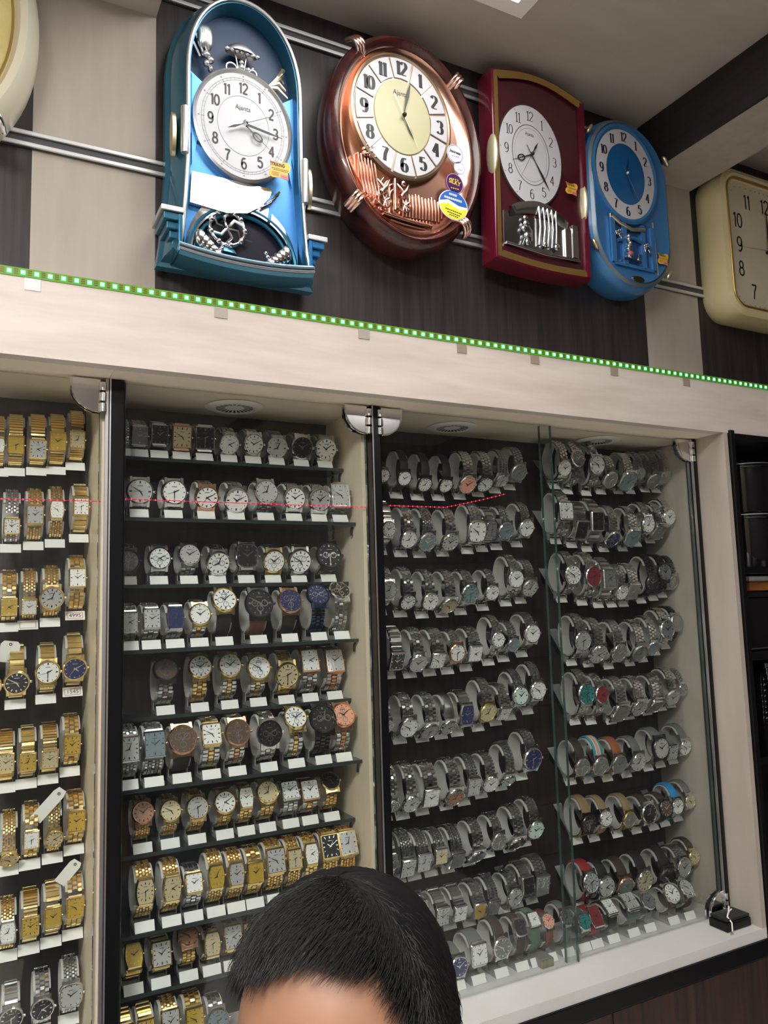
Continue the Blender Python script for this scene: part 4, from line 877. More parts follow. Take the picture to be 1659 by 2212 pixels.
def place_row(px, zoom, row, place, grp, tagline, items, tagY, Yc, foot='bracket', tagtext={}):
    """px: crop origin; zoom: its scale; items: (x, y, width, top, code); tagline: [(x, y)] centres of the white tags."""
    global WN
    X = lambda u: px[0] + u / zoom
    Yp = lambda v: px[1] + v / zoom
    for idx, (x, y, w, top, code) in enumerate(items):
        WN += 1
        shape, cm, sm, dc = code[0], code[1], code[2], code[3]; chrono = '+' in code
        for (xa, ya), (xb, yb) in zip(tagline, tagline[1:]):
            if x <= xb or (xb, yb) == tagline[-1]: break
        ty = ya + (yb - ya) * (x - xa) / (xb - xa)
        u, v = X(x), Yp(y)
        Yd = Yc - .033; a = A0; 
        for _ in range(3):
            P = at(u, v, Yd); gx = P.x
            zt = at(X(x) - 0, Yp(top), Yc).z; tu, tv, _d = proj((gx, tagY, P.z)); zb = at(tu, Yp(ty), tagY).z + .0075
            if foot == 'shelf': zb = foot_z + .0148
            bb = max(.024, min(.0355 if foot == 'shelf' and foot_z > ZL else .045, (zt - zb) / 2 - .0015)); zc = (zt + zb) / 2 if foot != 'shelf' else zb + .0015 + bb
            st = max(-.80, min(.86, (P.z - zc) / (bb + .004))); t = asin(st)
            Yd = Yc - a * cos(t) - .007
        D = w / zoom * (Yd - CAM.y) / ray(u, v).y / F * abs(1) ; D /= .88475 - .46525 * (u - CX) / F
        D = max(.017, min(.048, D * .97))
        sname, m0, m1, sdesc = STRAPM[sm]; k = bb / B0
        lo_, hi_ = {'in the gold cabinet': (-.4, .1595), 'in the shelved cabinet': (.1955, .5815)}.get(place, (.616, XP - .001))
        if place == 'behind the far pane' and gx > 1.365: D *= .80
        ch_ = max(D * (.80 if shape in 'rqt' else .62) + .006, .0305) / 2
        gx = max(lo_ + max(D * .5, ch_), min(hi_ - max(D * .58, ch_), gx)); over = max(0, zc - (ZF0 - .010 - bb)); zc -= over; zb -= over
        place_ = 'along %s row %s' % (ORD[row - 1], place)
        lab = '%s %s watch %s dial' % (CASEM[cm][0], SHN[shape], DIALC[dc][0] + (' chronograph' if chrono else ''))
        full = '%s %s %s %s' % (lab, sdesc, ORD[idx], place_)
        full = ' '.join(full.split())
        if len(full.replace('-', ' ').split()) > 16: full = ' '.join(('%s %s %s %s' % (lab.replace(' chronograph', ''), sdesc, ORD[idx], place_)).split())
        if len(full.replace('-', ' ').split()) > 16: full = ' '.join(('%s %s %s' % (lab.replace(' chronograph', ''), ORD[idx], place_)).split())
        wt = thing('wristwatch', full, 'watch', (gx, Yc, zc), grp)
        sw = D * (.80 if shape in 'rqt' else .56 if D > .03 else .62)
        rx_ = random.uniform(-.05, .05)
        s = put('strap', strap_mesh(sname, round(t / .2)), wt); s.scale = (sw, 1, k); setmat(s, 0, m0)
        if len(s.material_slots) > 1: setmat(s, 1, m1)
        nrm = Vector((-cos(t) / A0, sin(t) / bb)).normalized(); phi = atan2(nrm[1], -nrm[0])
        cp = (0, -A0 * cos(t) + nrm[0] * .0008, bb * sin(t) + nrm[1] * .0008)
        def sub(nm, me, m=None, m2=None, sp=None):
            o = put(nm, me, wt, cp); o.rotation_euler = (-phi, 0, 0); o.scale = (D, D * (sp or 1), D)
            if m: setmat(o, 0, m)
            if m2 and len(o.material_slots) > 1: setmat(o, 1, m2)
            return o
        th = .95 if D > .03 else 1.15
        mm = CASEM[cm][1]; bez = mm
        if chrono and cm == 's' and dc == 'k' and random.random() < .5: bez = GUN
        sub('case', case_mesh(shape), mm, bez, th); sub('dial', dial_mesh(shape), DIALM[dc], None, th)
        dark = dc in 'kbnrtly'
        ink = {'g': GOLDD, 'k': SILVER, 'b': SILVER, 'n': GOLD if cm in 'gp' else SILVER}.get(dc, SILVER if dark else INK)
        sub('hour_markers', marks_mesh(shape, ('bar', 'quarter', 'dot')[WN % 3]), INK if dc == 'g' and WN % 2 else ink, None, th)
        sub('hands', hands_mesh(WN * 5 % 7), SILVER if dark else INK, None, th)
        if chrono: sub('subdials', sub_mesh(WN % 4), SILVER if dark else mat('grey_ink'), None, th)
        sub('crown', crown_mesh(), mm, None, th)
        # its stand
        stl = thing('cuff_stand', '%s stand with price tag under %s watch %s' % ('grey cuff', ORD[idx], place_), 'watch stand', (gx, Yc, zc), grp.replace('watches', 'cuff stands'))
        cw = max(sw + .005, .019)
        c = put('cuff', cuff_mesh(), stl); c.scale = (cw, 1, k)
        zl = zb - zc
        b = MB(); hw = cw / 2
        zi = -bb + .0042 * k
        for sx in (-1, 1): b.box(min(sx * (hw - .0016), sx * hw), max(sx * (hw - .0016), sx * hw), (.004 if foot == 'bracket' else -.002), .012, zl - .009, zi)
        if foot == 'bracket':
            yb_ = YB - .0014 - Yc; yt = tagY - Yc
            pr = [(yb_, bb * .30), (yb_ - .002, bb * .25), (yb_ - .004, -.2 * bb), (.0255, -bb * .70), (.017, zl - .0105), (.008, zl - .0130), (yt + .002, zl - .0140)]
            b.loft([[(-hw * .8, yy, zz) for yy, zz in pr] + [(-hw * .8, yy - .0008, zz - .0016) for yy, zz in pr[::-1]], [(hw * .8, yy, zz) for yy, zz in pr] + [(hw * .8, yy - .0008, zz - .0016) for yy, zz in pr[::-1]]])
        else:
            b.box(-hw, hw, tagY - Yc + .001, .014, foot_z - zc + .0004, zl - .0085)
        b.build('bracket', CLEARPL, stl)
        yt = tagY - Yc; zt_ = zl - (.0075 if foot == 'shelf' else .0108); tw = .0140; th_ = .0066
        pt = MB().add([(-tw, yt - .003, zt_ - th_), (tw, yt - .003, zt_ - th_), (tw, yt + .0035, zt_ + th_), (-tw, yt + .0035, zt_ + th_), (-tw, yt - .0022, zt_ - th_), (tw, yt - .0022, zt_ - th_), (tw, yt + .0043, zt_ + th_), (-tw, yt + .0043, zt_ + th_)],
                      [(0, 1, 2, 3), (7, 6, 5, 4), (0, 4, 5, 1), (1, 5, 6, 2), (2, 6, 7, 3), (3, 7, 4, 0)]).build('price_tag', PAPER, stl)
        if idx in tagtext:
            b = MB()
            for zz in (-1, 1): b.ribbon([(-tw * .78, zz * th_ * .72), (tw * .78, zz * th_ * .72)], .0006, 0)
            for xx in (-1, 1): b.ribbon([(xx * tw * .78, -th_ * .72), (xx * tw * .78, th_ * .72)], .0006, 0)
            f = b.build('tag_border', REDINK, pt, None, (0, yt - .0001, zt_)); f.rotation_euler = (-.455, 0, 0)
            if tagtext[idx]: tx = text('tag_number', tagtext[idx], 0, zt_, th_ * 1.25, yt - .0003, INK, pt, squeeze=1.05); tx.rotation_euler = (-.455, 0, 0)
foot_z = 0
# ---- gold watches, near cabinet (crops of the photograph read at 3.115x and 3.107x)
G1, Z1, G2, Z2 = (0, 850), 3.115, (0, 1500), 3.107
gp, pl = 'gold watches', 'in the gold cabinet'
TY, YC1 = .172, .180
place_row(G1, Z1, 1, pl, gp, [(0, 515), (376, 507), (520, 477)], [(-6, 345, 90, 160, 'tgJw'), (108, 345, 122, 150, 'rgJg'), (255, 372, 126, 150, 'rgJs'), (390, 320, 120, 150, 'rgJg'), (522, 310, 112, 128, 'rgJc')], TY, YC1)
place_row(G1, Z1, 2, pl, gp, [(0, 1035), (380, 995), (542, 963)], [(80, 890, 118, 655, 'qgFw'), (237, 815, 126, 648, 'rgIs'), (385, 780, 108, 635, 'tgIw'), (558, 760, 112, 615, 'rgHw')], TY, YC1)
place_row(G1, Z1, 3, pl, gp, [(0, 1565), (350, 1525), (520, 1480)], [(60, 1435, 122, 1195, 'rgGg'), (197, 1435, 112, 1185, 'rgIw'), (350, 1375, 180, 1165, 'ogIs'), (523, 1240, 122, 1095, 'rgGw')], TY, YC1, tagtext={1: '', 3: '4995'})
place_row(G1, Z1, 4, pl, gp, [(0, 2095), (322, 2040), (510, 1990)], [(-70, 1970, 180, 1720, 'ogHw'), (112, 1945, 190, 1690, 'ogHk'), (322, 1875, 182, 1680, 'ogHw'), (505, 1850, 178, 1615, 'ogHb')], TY, YC1, tagtext={3: '1545'})
place_row(G2, Z2, 5, pl, gp, [(0, 620), (330, 555), (467, 508)], [(40, 460, 122, 240, 'rgJc'), (187, 455, 122, 210, 'rgHg'), (335, 435, 124, 190, 'rgJc'), (485, 340, 122, 130, 'rgGg')], TY, YC1)
place_row(G2, Z2, 6, pl, gp, [(0, 1180), (345, 1090), (515, 1028)], [(58, 1110, 146, 780, 'ogIc'), (212, 980, 116, 720, 'rgGw'), (365, 970, 136, 700, 'ogIc'), (528, 850, 126, 640, 'rgGg')], TY, YC1)
place_row(G2, Z2, 7, pl, gp, [(0, 1755), (357, 1645), (503, 1595)], [(52, 1600, 122, 1360, 'tsIw'), (205, 1560, 126, 1300, 'rgJg'), (357, 1495, 124, 1250, 'rgHg'), (513, 1430, 126, 1180, 'rgGg')], TY, YC1)
place_row(G2, Z2, 8, pl, gp, [(0, 2330), (285, 2240), (480, 2165)], [(75, 2180, 176, 1930, 'osWk'), (285, 2115, 172, 1840, 'osSk'), (480, 2020, 172, 1755, 'csFs')], TY, YC1)
# ---- shelved cabinet
S1, S2, S3, ZS = (230, 850), (230, 1250), (230, 1650), 2.765
gp, pl = 'shelf watches', 'in the shelved cabinet'
def shelf(k): 
    global foot_z
    foot_z = SHZ[k - 1] if k < 10 else ZL
    y = SHY[k - 1] if k < 10 else .12
    return y + .004, y + .034
def srow(k, *a, **kw):
    ty, yc = shelf(k); place_row(*a, ty, yc, foot='shelf', **kw)
srow(1, S1, ZS, 1, pl, gp, [(0, 375), (1315, 430)], [(100, 320, 60, 230, 'osSw'), (200, 250, 104, 195, 'rsSy'), (320, 245, 108, 190, 'rsWk'), (452, 258, 124, 205, 'rpSc'), (590, 265, 122, 215, 'rsSk'), (735, 300, 128, 228, 'osSw'), (880, 300, 128, 232, 'osSw'), (1020, 320, 132, 240, 'osZs'), (1168, 320, 136, 245, 'osSk'), (1310, 330, 134, 255, 'osSw')])
srow(2, S1, ZS, 2, pl, gp, [(0, 716), (1443, 732)], [(200, 585, 170, 505, 'osSs'), (405, 590, 162, 512, 'osSw'), (600, 620, 150, 525, 'opPw'), (778, 635, 155, 530, 'osSw'), (955, 590, 150, 530, 'osSs'), (1125, 625, 138, 538, 'osSw'), (1275, 635, 138, 545, 'osSs'), (1400, 610, 116, 550, 'rsSs')])
srow(3, S1, ZS, 3, pl, gp, [(0, 1130), (1345, 1102)], [(125, 1000, 150, 938, 'okSy+'), (318, 985, 145, 930, 'osSw+'), (497, 965, 140, 920, 'osSs'), (668, 1010, 150, 905, 'osSw+'), (840, 970, 146, 890, 'csSk'), (1000, 1000, 140, 905, 'ogSw+'), (1155, 1000, 146, 905, 'osSw+'), (1330, 970, 160, 910, 'okSk+')])
srow(4, S2, ZS, 4, pl, gp, [(0, 405), (1437, 328)], [(130, 260, 112, 150, 'rsSs'), (273, 240, 112, 145, 'rsSs'), (415, 235, 112, 145, 'tsSb'), (560, 215, 140, 128, 'ogMw'), (705, 130, 158, 62, 'ogKw+'), (912, 150, 182, 45, 'okBk+'), (1097, 135, 150, 45, 'opKb+'), (1265, 100, 140, 45, 'obUb+'), (1412, 75, 128, 28, 'osSk+')])
srow(5, S2, ZS, 5, pl, gp, [(0, 830), (1367, 682)], [(355, 545, 160, 475, 'okSn+'), (560, 530, 150, 450, 'ogGs+'), (738, 520, 148, 440, 'ogMs+'), (910, 535, 148, 445, 'ogMw+'), (1080, 575, 148, 430, 'ogGc'), (1218, 490, 112, 405, 'rpSw'), (1365, 490, 112, 400, 'rpPs')])
srow(6, S2, ZS, 6, pl, gp, [(0, 1255), (1467, 1055)], [(135, 1020, 136, 870, 'rsFs'), (290, 990, 138, 860, 'rsFl'), (455, 965, 184, 865, 'opKn+'), (630, 930, 128, 810, 'qgMw'), (785, 920, 160, 805, 'opPn+'), (975, 925, 156, 770, 'osSk+'), (1130, 835, 145, 760, 'ogMw+'), (1295, 840, 168, 760, 'kkDk+'.replace('k', 'o', 1)), (1455, 815, 142, 745, 'opPp+')])
srow(7, S3, ZS, 7, pl, gp, [(0, 480), (1357, 280)], [(220, 295, 144, 190, 'opIo'), (385, 285, 136, 180, 'ogIc'), (545, 265, 144, 150, 'ogIs'), (710, 235, 138, 140, 'ogGw'), (837, 205, 92, 110, 'tgGw'), (963, 175, 138, 90, 'ogGc'), (1100, 165, 110, 100, 'qsSw'), (1218, 160, 110, 80, 'qpMw'), (1340, 110, 118, 60, 'ogGk')])
srow(8, S3, ZS, 8, pl, gp, [(0, 1010), (1000, 790), (1450, 690)], [(233, 765, 122, 585, 'tgIc'), (395, 745, 120, 560, 'tgIc'), (525, 715, 112, 590, 'qgSw'), (660, 675, 106, 510, 'tgIg'), (780, 660, 104, 500, 'tgIs'), (893, 650, 106, 480, 'rgGg'), (1015, 580, 118, 420, 'rgIs'), (1128, 570, 92, 405, 'rgIc'), (1228, 540, 90, 385, 'tgGw'), (1340, 495, 114, 365, 'rgIk'), (1445, 475, 112, 340, 'rgIs')])
srow(9, S3, ZS, 9, pl, gp, [(0, 1375), (755, 1190)], [(165, 1150, 118, 1070, 'tgHg'), (330, 1140, 126, 1035, 'rgHs'), (490, 1040, 138, 990, 'opGo'), (635, 1080, 106, 960, 'tgGc'), (758, 1040, 114, 940, 'rgGs'), (868, 1010, 92, 915, 'rgGc')])
srow(10, S3, ZS, 10, pl, gp, [(0, 1860), (755, 1640)], [(90, 1640, 112, 1465, 'rgHc'), (240, 1600, 112, 1425, 'rgHg'), (385, 1545, 118, 1385, 'rgIs'), (530, 1530, 118, 1350, 'rgGg'), (665, 1540, 146, 1365, 'osSl')])
# ---- double door cabinet, behind the middle pane
P1, P2, P3, ZA, ZB = (800, 920), (800, 1300), (800, 1680), 3.95, 3.77
gp, pl = 'middle pane watches', 'behind the middle pane'
TY3, YC3 = .178, .173
place_row(P1, ZA, 1, pl, gp, [(0, 545), (222, 570), (560, 600), (880, 585), (1230, 515)], [(115, 420, 118, 300, 'okKw'), (295, 445, 128, 215, 'okKw'), (470, 495, 128, 240, 'okKw'), (650, 505, 124, 255, 'okKw'), (832, 495, 150, 230, 'osSp'), (985, 525, 140, 230, 'okSw'), (1128, 465, 108, 215, 'osFs'), (1270, 395, 136, 195, 'odZy')], TY3, YC3)
place_row(P1, ZA, 2, pl, gp, [(0, 1040), (430, 1085), (800, 1065), (1290, 1000)], [(160, 880, 130, 650, 'osWw'), (330, 965, 148, 690, 'osSw'), (490, 985, 160, 700, 'osFl'), (685, 985, 152, 710, 'osSs'), (910, 900, 164, 670, 'csSw'), (1040, 885, 88, 700, 'rsWy'), (1160, 895, 136, 690, 'osSl'), (1335, 870, 134, 660, 'osFw')], TY3, YC3)
place_row(P1, ZA, 3, pl, gp, [(0, 1555), (455, 1600), (770, 1585), (1335, 1480)], [(160, 1400, 146, 1200, 'osSs'), (325, 1500, 146, 1210, 'okSw'), (515, 1495, 146, 1230, 'osSw'), (675, 1545, 150, 1230, 'osSc'), (855, 1430, 150, 1230, 'osSl'), (1045, 1420, 122, 1220, 'osSw'), (1245, 1305, 136, 1105, 'osSw'), (1365, 1380, 136, 1140, 'odSs')], TY3, YC3)
place_row(P2, ZA, 4, pl, gp, [(0, 615), (330, 610), (830, 565), (1340, 440)], [(230, 505, 128, 205, 'rsWk'), (410, 520, 162, 220, 'osSs'), (580, 500, 128, 220, 'qsSw'), (745, 435, 140, 235, 'opSw'), (900, 440, 122, 210, 'qsSw'), (1097, 325, 116, 115, 'osSw'), (1225, 365, 108, 160, 'osSl'), (1385, 270, 138, 90, 'osZw')], TY3, YC3)
place_row(P2, ZA, 5, pl, gp, [(0, 1175), (430, 1160), (910, 1090), (1410, 925)], [(150, 1060, 110, 790, 'osSs'), (328, 1070, 170, 775, 'osSw'), (510, 1100, 160, 770, 'osSs'), (675, 1070, 138, 770, 'osNs'), (830, 965, 122, 745, 'tsWb'), (1005, 945, 146, 645, 'ogSc'), (1150, 950, 104, 690, 'rsSw'), (1285, 800, 138, 575, 'osFm'), (1435, 755, 138, 510, 'osFw')], TY3, YC3)
place_row(P3, ZB, 6, pl, gp, [(0, 330), (350, 290), (850, 180), (1269, -1)], [(190, 235, 106, -125, 'osSy'), (335, 215, 142, -135, 'osSs'), (500, 165, 138, -144, 'qsSw'), (690, 160, 156, -173, 'osSo'), (845, 75, 108, -201, 'rsFs'), (985, 50, 132, -225, 'osSw'), (1130, 30, 118, -297, 'osZm'), (1322, -154, 156, -402, 'osSb')], TY3, YC3)
place_row(P3, ZB, 7, pl, gp, [(0, 880), (300, 815), (700, 730), (1060, 600), (1400, 500)], [(185, 690, 88, 430, 'rsSy'), (310, 735, 122, 410, 'rsFs'), (440, 690, 116, 410, 'rsFs'), (580, 640, 108, 395, 'qsFc'), (710, 670, 116, 370, 'rsFy'), (870, 645, 146, 320, 'osSl'), (1050, 520, 128, 270, 'osSy'), (1200, 545, 140, 205, 'osSk'), (1350, 425, 132, 140, 'osSm')], TY3, YC3)
place_row(P3, ZB, 8, pl, gp, [(0, 1350), (590, 1210), (900, 1160), (1300, 1010), (1410, 980)], [(430, 1080, 110, 920, 'rsSs'), (590, 1130, 118, 885, 'rsWs'), (735, 1105, 112, 850, 'qsWw'), (895, 1085, 100, 815, 'rsSg'), (1010, 1060, 98, 770, 'rsFy'), (1180, 975, 132, 735, 'osSs'), (1290, 880, 98, 665, 'rsWk'), (1410, 880, 112, 610, 'rdZy')], TY3, YC3)
foot_z = ZL
def floor_row(px, zoom, row, pl, gp, tl, items):
    global foot_z
    foot_z = ZL
    place_row(px, zoom, row, pl, gp, tl, items, .104, .134, foot='shelf')
floor_row(P3, ZB, 9, pl, gp, [(0, 1700), (915, 1620), (1610, 1340)], [(725, 1540, 150, 1330, 'osYb'), (890, 1440, 140, 1215, 'qsYw'), (1075, 1385, 150, 1110, 'osVy'), (1225, 1225, 108, 1090, 'csVk'), (1340, 1160, 88, 1050, 'qsEw'), (1455, 1175, 98, 1060, 'osBp'), (1605, 1140, 106, 985, 'osYy')])
# ---- behind the far pane
Q1, Q2, Q3, ZQ, ZR = (1150, 920), (1180, 1300), (1180, 1660), 4.366, 3.463
gp, pl = 'far pane watches', 'behind the far pane'
place_row(Q1, ZQ, 1, pl, gp, [(0, 520), (245, 535), (700, 605), (1045, 600), (1300, 565)], [(308, 390, 130, 150, 'osSw'), (430, 270, 132, 130, 'osSy'), (610, 340, 146, 150, 'osSw'), (740, 505, 136, 290, 'osSy'), (900, 515, 150, 270, 'csSl'), (1030, 450, 84, 262, 'odZy'), (1150, 510, 128, 260, 'odZy'), (1290, 450, 116, 220, 'odZy')], TY3, YC3)
place_row(Q1, ZQ, 2, pl, gp, [(0, 1040), (297, 1065), (645, 1150), (965, 1140), (1300, 1030)], [(322, 800, 132, 630, 'qsSw'), (470, 980, 122, 720, 'rsWk'), (620, 900, 122, 700, 'rsWk'), (760, 1065, 136, 760, 'osSb+'), (945, 1050, 142, 770, 'csSl'), (1095, 930, 124, 730, 'osSw'), (1195, 1000, 112, 740, 'rsSy'), (1330, 860, 146, 700, 'osSw')], TY3, YC3)
place_row(Q1, ZQ, 3, pl, gp, [(0, 1590), (340, 1615), (740, 1675), (1010, 1660), (1305, 1595)], [(382, 1405, 158, 1190, 'osSw+'), (575, 1420, 160, 1200, 'osSr'), (730, 1440, 118, 1250, 'rsWy'), (850, 1570, 118, 1310, 'osSw'), (960, 1560, 104, 1300, 'rsSy'), (1135, 1480, 124, 1220, 'okDk'), (1250, 1380, 132, 1220, 'okDy'), (1390, 1470, 134, 1230, 'odDy+')], TY3, YC3)
place_row(Q2, ZQ, 4, pl, gp, [(0, 540), (255, 548), (690, 590), (960, 550), (1220, 425)], [(345, 370, 158, 110, 'osSs'), (490, 490, 160, 150, 'osSs'), (690, 480, 144, 170, 'osSy'), (885, 480, 142, 170, 'odSy'), (1010, 440, 118, 130, 'osSl'), (1140, 260, 140, 60, 'osSy'), (1270, 190, 146, 40, 'odDy')], TY3, YC3)
place_row(Q2, ZQ, 5, pl, gp, [(0, 1115), (312, 1115), (700, 1110), (1270, 965)], [(378, 870, 162, 635, 'osSt+'), (530, 875, 132, 670, 'osSr'), (705, 1045, 156, 700, 'csSy'), (880, 1000, 142, 695, 'osSs'), (1040, 990, 126, 670, 'qsSy'), (1195, 900, 134, 610, 'odSs'), (1310, 820, 110, 620, 'osZy')], TY3, YC3)
place_row(Q2, ZQ, 6, pl, gp, [(0, 1720), (265, 1685), (770, 1640), (1100, 1545), (1340, 1480)], [(340, 1560, 142, 1270, 'osVy'), (510, 1550, 150, 1250, 'osAy'), (690, 1530, 142, 1260, 'osRy'), (870, 1510, 142, 1250, 'osYs'), (1080, 1380, 158, 1170, 'okYs'), (1195, 1420, 96, 1210, 'qsYs'), (1335, 1370, 142, 1130, 'osYw+')], TY3, YC3)
place_row(Q3, ZR, 7, pl, gp, [(0, 570), (240, 540), (510, 500), (930, 420), (1045, 375)], [(320, 415, 114, 185, 'okTk+'), (450, 375, 96, 185, 'osTw'), (625, 385, 98, 170, 'ogTy'), (770, 335, 114, 175, 'osVk'), (900, 300, 98, 160, 'okVn'), (985, 285, 90, 88, 'osCw'), (1085, 245, 100, 65, 'osYc')], TY3, YC3)
place_row(Q3, ZR, 8, pl, gp, [(0, 1045), (265, 1015), (515, 985), (900, 890), (1090, 800)], [(335, 855, 124, 660, 'osQs+'), (450, 885, 122, 660, 'osKs'), (590, 885, 122, 640, 'opVy'), (735, 840, 126, 600, 'osKc'), (900, 815, 132, 560, 'okKk+'), (1030, 740, 110, 545, 'osZs'), (1120, 660, 98, 490, 'ogVc')], TY3, YC3)
floor_row(Q3, ZR, 9, pl, gp, [(0, 1400), (400, 1295), (700, 1205), (1115, 1085)], [(290, 1150, 96, 1010, 'osEt'), (375, 1115, 92, 1030, 'tsQr'), (490, 1050, 80, 975, 'rsKw'), (640, 1005, 98, 930, 'qsEs'), (770, 1000, 94, 900, 'osYy'), (945, 945, 106, 870, 'osVw'), (1060, 900, 92, 830, 'osVs')])
# ---- reflection of a red light strip, put in as glowing dots inside the doors
RED = mat('red_reflection_dot', (.9, .02, .06), .4, emit=1.6, ecol=(1, .03, .10))
def reflected_strip(pts, lab, step=.0085, yy=YD + .006):
    P = [at(u, v, yy) for u, v in pts]; t = thing('red_strip_reflection', lab, 'reflection', P[0]); L = [p - P[0] for p in P]
    MB().tube(L, .0006, 5).build('cord', mat('red_reflection_line', (.35, .02, .05), .5, emit=.25, ecol=(.8, .03, .08)), t)
    b = MB()
    for a, c in zip(L, L[1:]):
        n = int((c - a).length / step)
        for k in range(n): p = a + (c - a) * (k + .5) / n; b.sphere(p, .0013, n=6)
    b.build('reflection_dots', RED, t)['kind'] = 'stuff'
reflected_strip([(-20, 1077), (217, 1083)], 'red dotted reflection modelled as a glowing string across the gold watch cabinet')
reflected_strip([(264, 1078), (790, 1096)], 'red dotted reflection modelled as glowing string across the second shelf of the shelved cabinet')
reflected_strip([(838, 1092), (962, 1096), (1040, 1080), (1092, 1067)], 'red dotted reflection modelled as a glowing string bending upward behind the middle pane')
# ---- loose things
def paper_tag(u, v, Y, rot, w, h, lab, tilt=.3):
    p = at(u, v, Y); b = MB()
    o = [(-w, -h), (w, -h), (w * 1.0, h * .7), (w * .7, h), (-w * .7, h), (-w, h * .7)]
    b.prism(o, -.0003, .0003); q = b.build('paper_tag', PAPER, None, None, p); q.rotation_euler = (tilt, rot, 0); tag(q, lab, 'tag', 'loose paper tags'); 
    m = MB().ring(ell(.0022, .0022, 12, 0, h * .72), ell(.0012, .0012, 12, 0, h * .72), -.0009, -.0004).build('eyelet', DGREY, q)
paper_tag(106, 1738, .150, R(40), .0085, .028, 'white paper hang tag with an eyelet slanting behind a gold watch, sixth row')
paper_tag(148, 1884, .160, R(38), .0085, .020, 'white paper hang tag with an eyelet slanting behind a gold watch, seventh row')
paper_tag(20, 1408, .160, R(8), .013, .016, 'blank white paper tag behind the black-dialled gold watch')
p = at(1185, 2082, .088)
d = thing('display_block', 'small grey block with a tarnished brass end on the cabinet floor', 'block', (p.x, .104, ZL))
bevel(MB().box(-.014, .014, -.012, .028, .0003, .015).build('body', mat('grey_block', (.18, .175, .17), .5), d), .001)
bevel(MB().box(-.0135, .0135, -.0150, -.0122, .0005, .0145).build('end_plate', mat('tarnished_brass', (.36, .32, .20), .4, .7, noise=.4, nscale=90), d), .0008)
d = thing('lock_box', 'black box tied with white cord on the ledge corner', 'box', (1.360, .040, ZL)); 
bevel(MB().box(-.034, .036, -.020, .024, .0003, .017).build('body', BLACK, d), .002); bevel(MB().box(-.030, .036, -.017, .024, .0172, .023).build('lid', BLACKM, d), .0015)
b = MB(); b.tube([(-.022, -.0215, .002), (-.022, -.0215, .018), (-.020, -.010, .0245), (.004, .006, .0245), (.008, .008, .034)], .0016, 6); b.tube([(.004, .006, .0245), (.02, .012, .0245)], .0014, 6); b.build('cord', PAPER, d, 60)
d = MB().add([(-.005, 0, 0), (.005, -.002, 0), (.002, .005, 0), (0, 0, .007), (.004, .002, .003)], [(0, 1, 4, 3), (1, 2, 4), (2, 0, 3, 4), (0, 2, 1)]).build('crumpled_scrap', mat('grey_scrap', (.22, .22, .22), .6), None, None, (1.328, .012, ZL + .0003)); tag(d, 'tiny crumpled grey scrap in front of the black lock box', 'scrap')
# silver watch on the black pillow stand of the shelving unit
wt = thing('wristwatch', 'broad silver bracelet watch with a pale blue dial on the black pillow stand', 'watch', (1.60, .0745, 1.63))
b = MB()
for k in range(11):
    z = .060 - .012 * k; b.box(-.040, -.012, -.010 - .006 * sin(pi * k / 10), -.0002, z - .0115, z)
bevel(b.build('strap', SILVER, wt), .002)
o = put('case', case_mesh('o'), wt, (.036, -.0005, .01)); o.scale = (.06, .06, .06); o = put('dial', dial_mesh('o'), wt, (.036, -.0005, .01)); o.scale = (.06, .06, .06); setmat(o, 0, mat('dial_pale_blue', (.35, .5, .62), .3, coat=.5))
for nm, me in (('hour_markers', marks_mesh('o', 'bar')), ('hands', hands_mesh(0))): o = put(nm, me, wt, (.036, -.0005, .01)); o.scale = (.06, .06, .06)
# ================================================================== THE PERSON
SKIN = mat('brown_skin', (.30, .155, .092), .5, noise=.0, nscale=30, col2=(.35, .18, .11), bump=.12)
HAIRM = mat('black_hair', (.006, .006, .007), .6, spec=.25); STRANDM = mat('black_hair_strand', (.011, .0105, .011), .42, spec=.45)
HC = CAM + ray(750, 2235) * .63                  # centre of the head
YAW = R(-27.9 - 15)
root = thing('person', 'person with short black hair and bare forehead facing the camera before the cabinets', 'person', (HC.x, HC.y, 0))
HH = HC.z
def skin_mesh(nodes, edges, sub=1):
    me = bpy.data.meshes.new('sk'); me.from_pydata([n[0] for n in nodes], edges, []); o = bpy.data.objects.new('sk', me); C.objects.link(o)
    o.modifiers.new('s', 'SKIN'); o.modifiers.new('u', 'SUBSURF').levels = sub
    for v, n in zip(me.skin_vertices[0].data, nodes): r = n[1]; v.radius = r if hasattr(r, '__len__') else (r, r)
    me.skin_vertices[0].data[0].use_root = True
    out = bpy.data.meshes.new_from_object(o.evaluated_get(bpy.context.evaluated_depsgraph_get())); bpy.data.objects.remove(o); return out
S = HH / 1.56
nodes = [((0, .01, .90 * S), (.15, .11)), ((0, .015, 1.02 * S), (.135, .095)), ((0, .01, 1.18 * S), (.155, .105)), ((0, .015, 1.32 * S), (.15, .095)), ((0, .02, 1.39 * S), (.075, .07)), ((0, .008, 1.45 * S), .054), ((0, .005, 1.52 * S), .05)]
edges = [(0, 1), (1, 2), (2, 3), (3, 4), (4, 5), (5, 6)]
hands_ = []
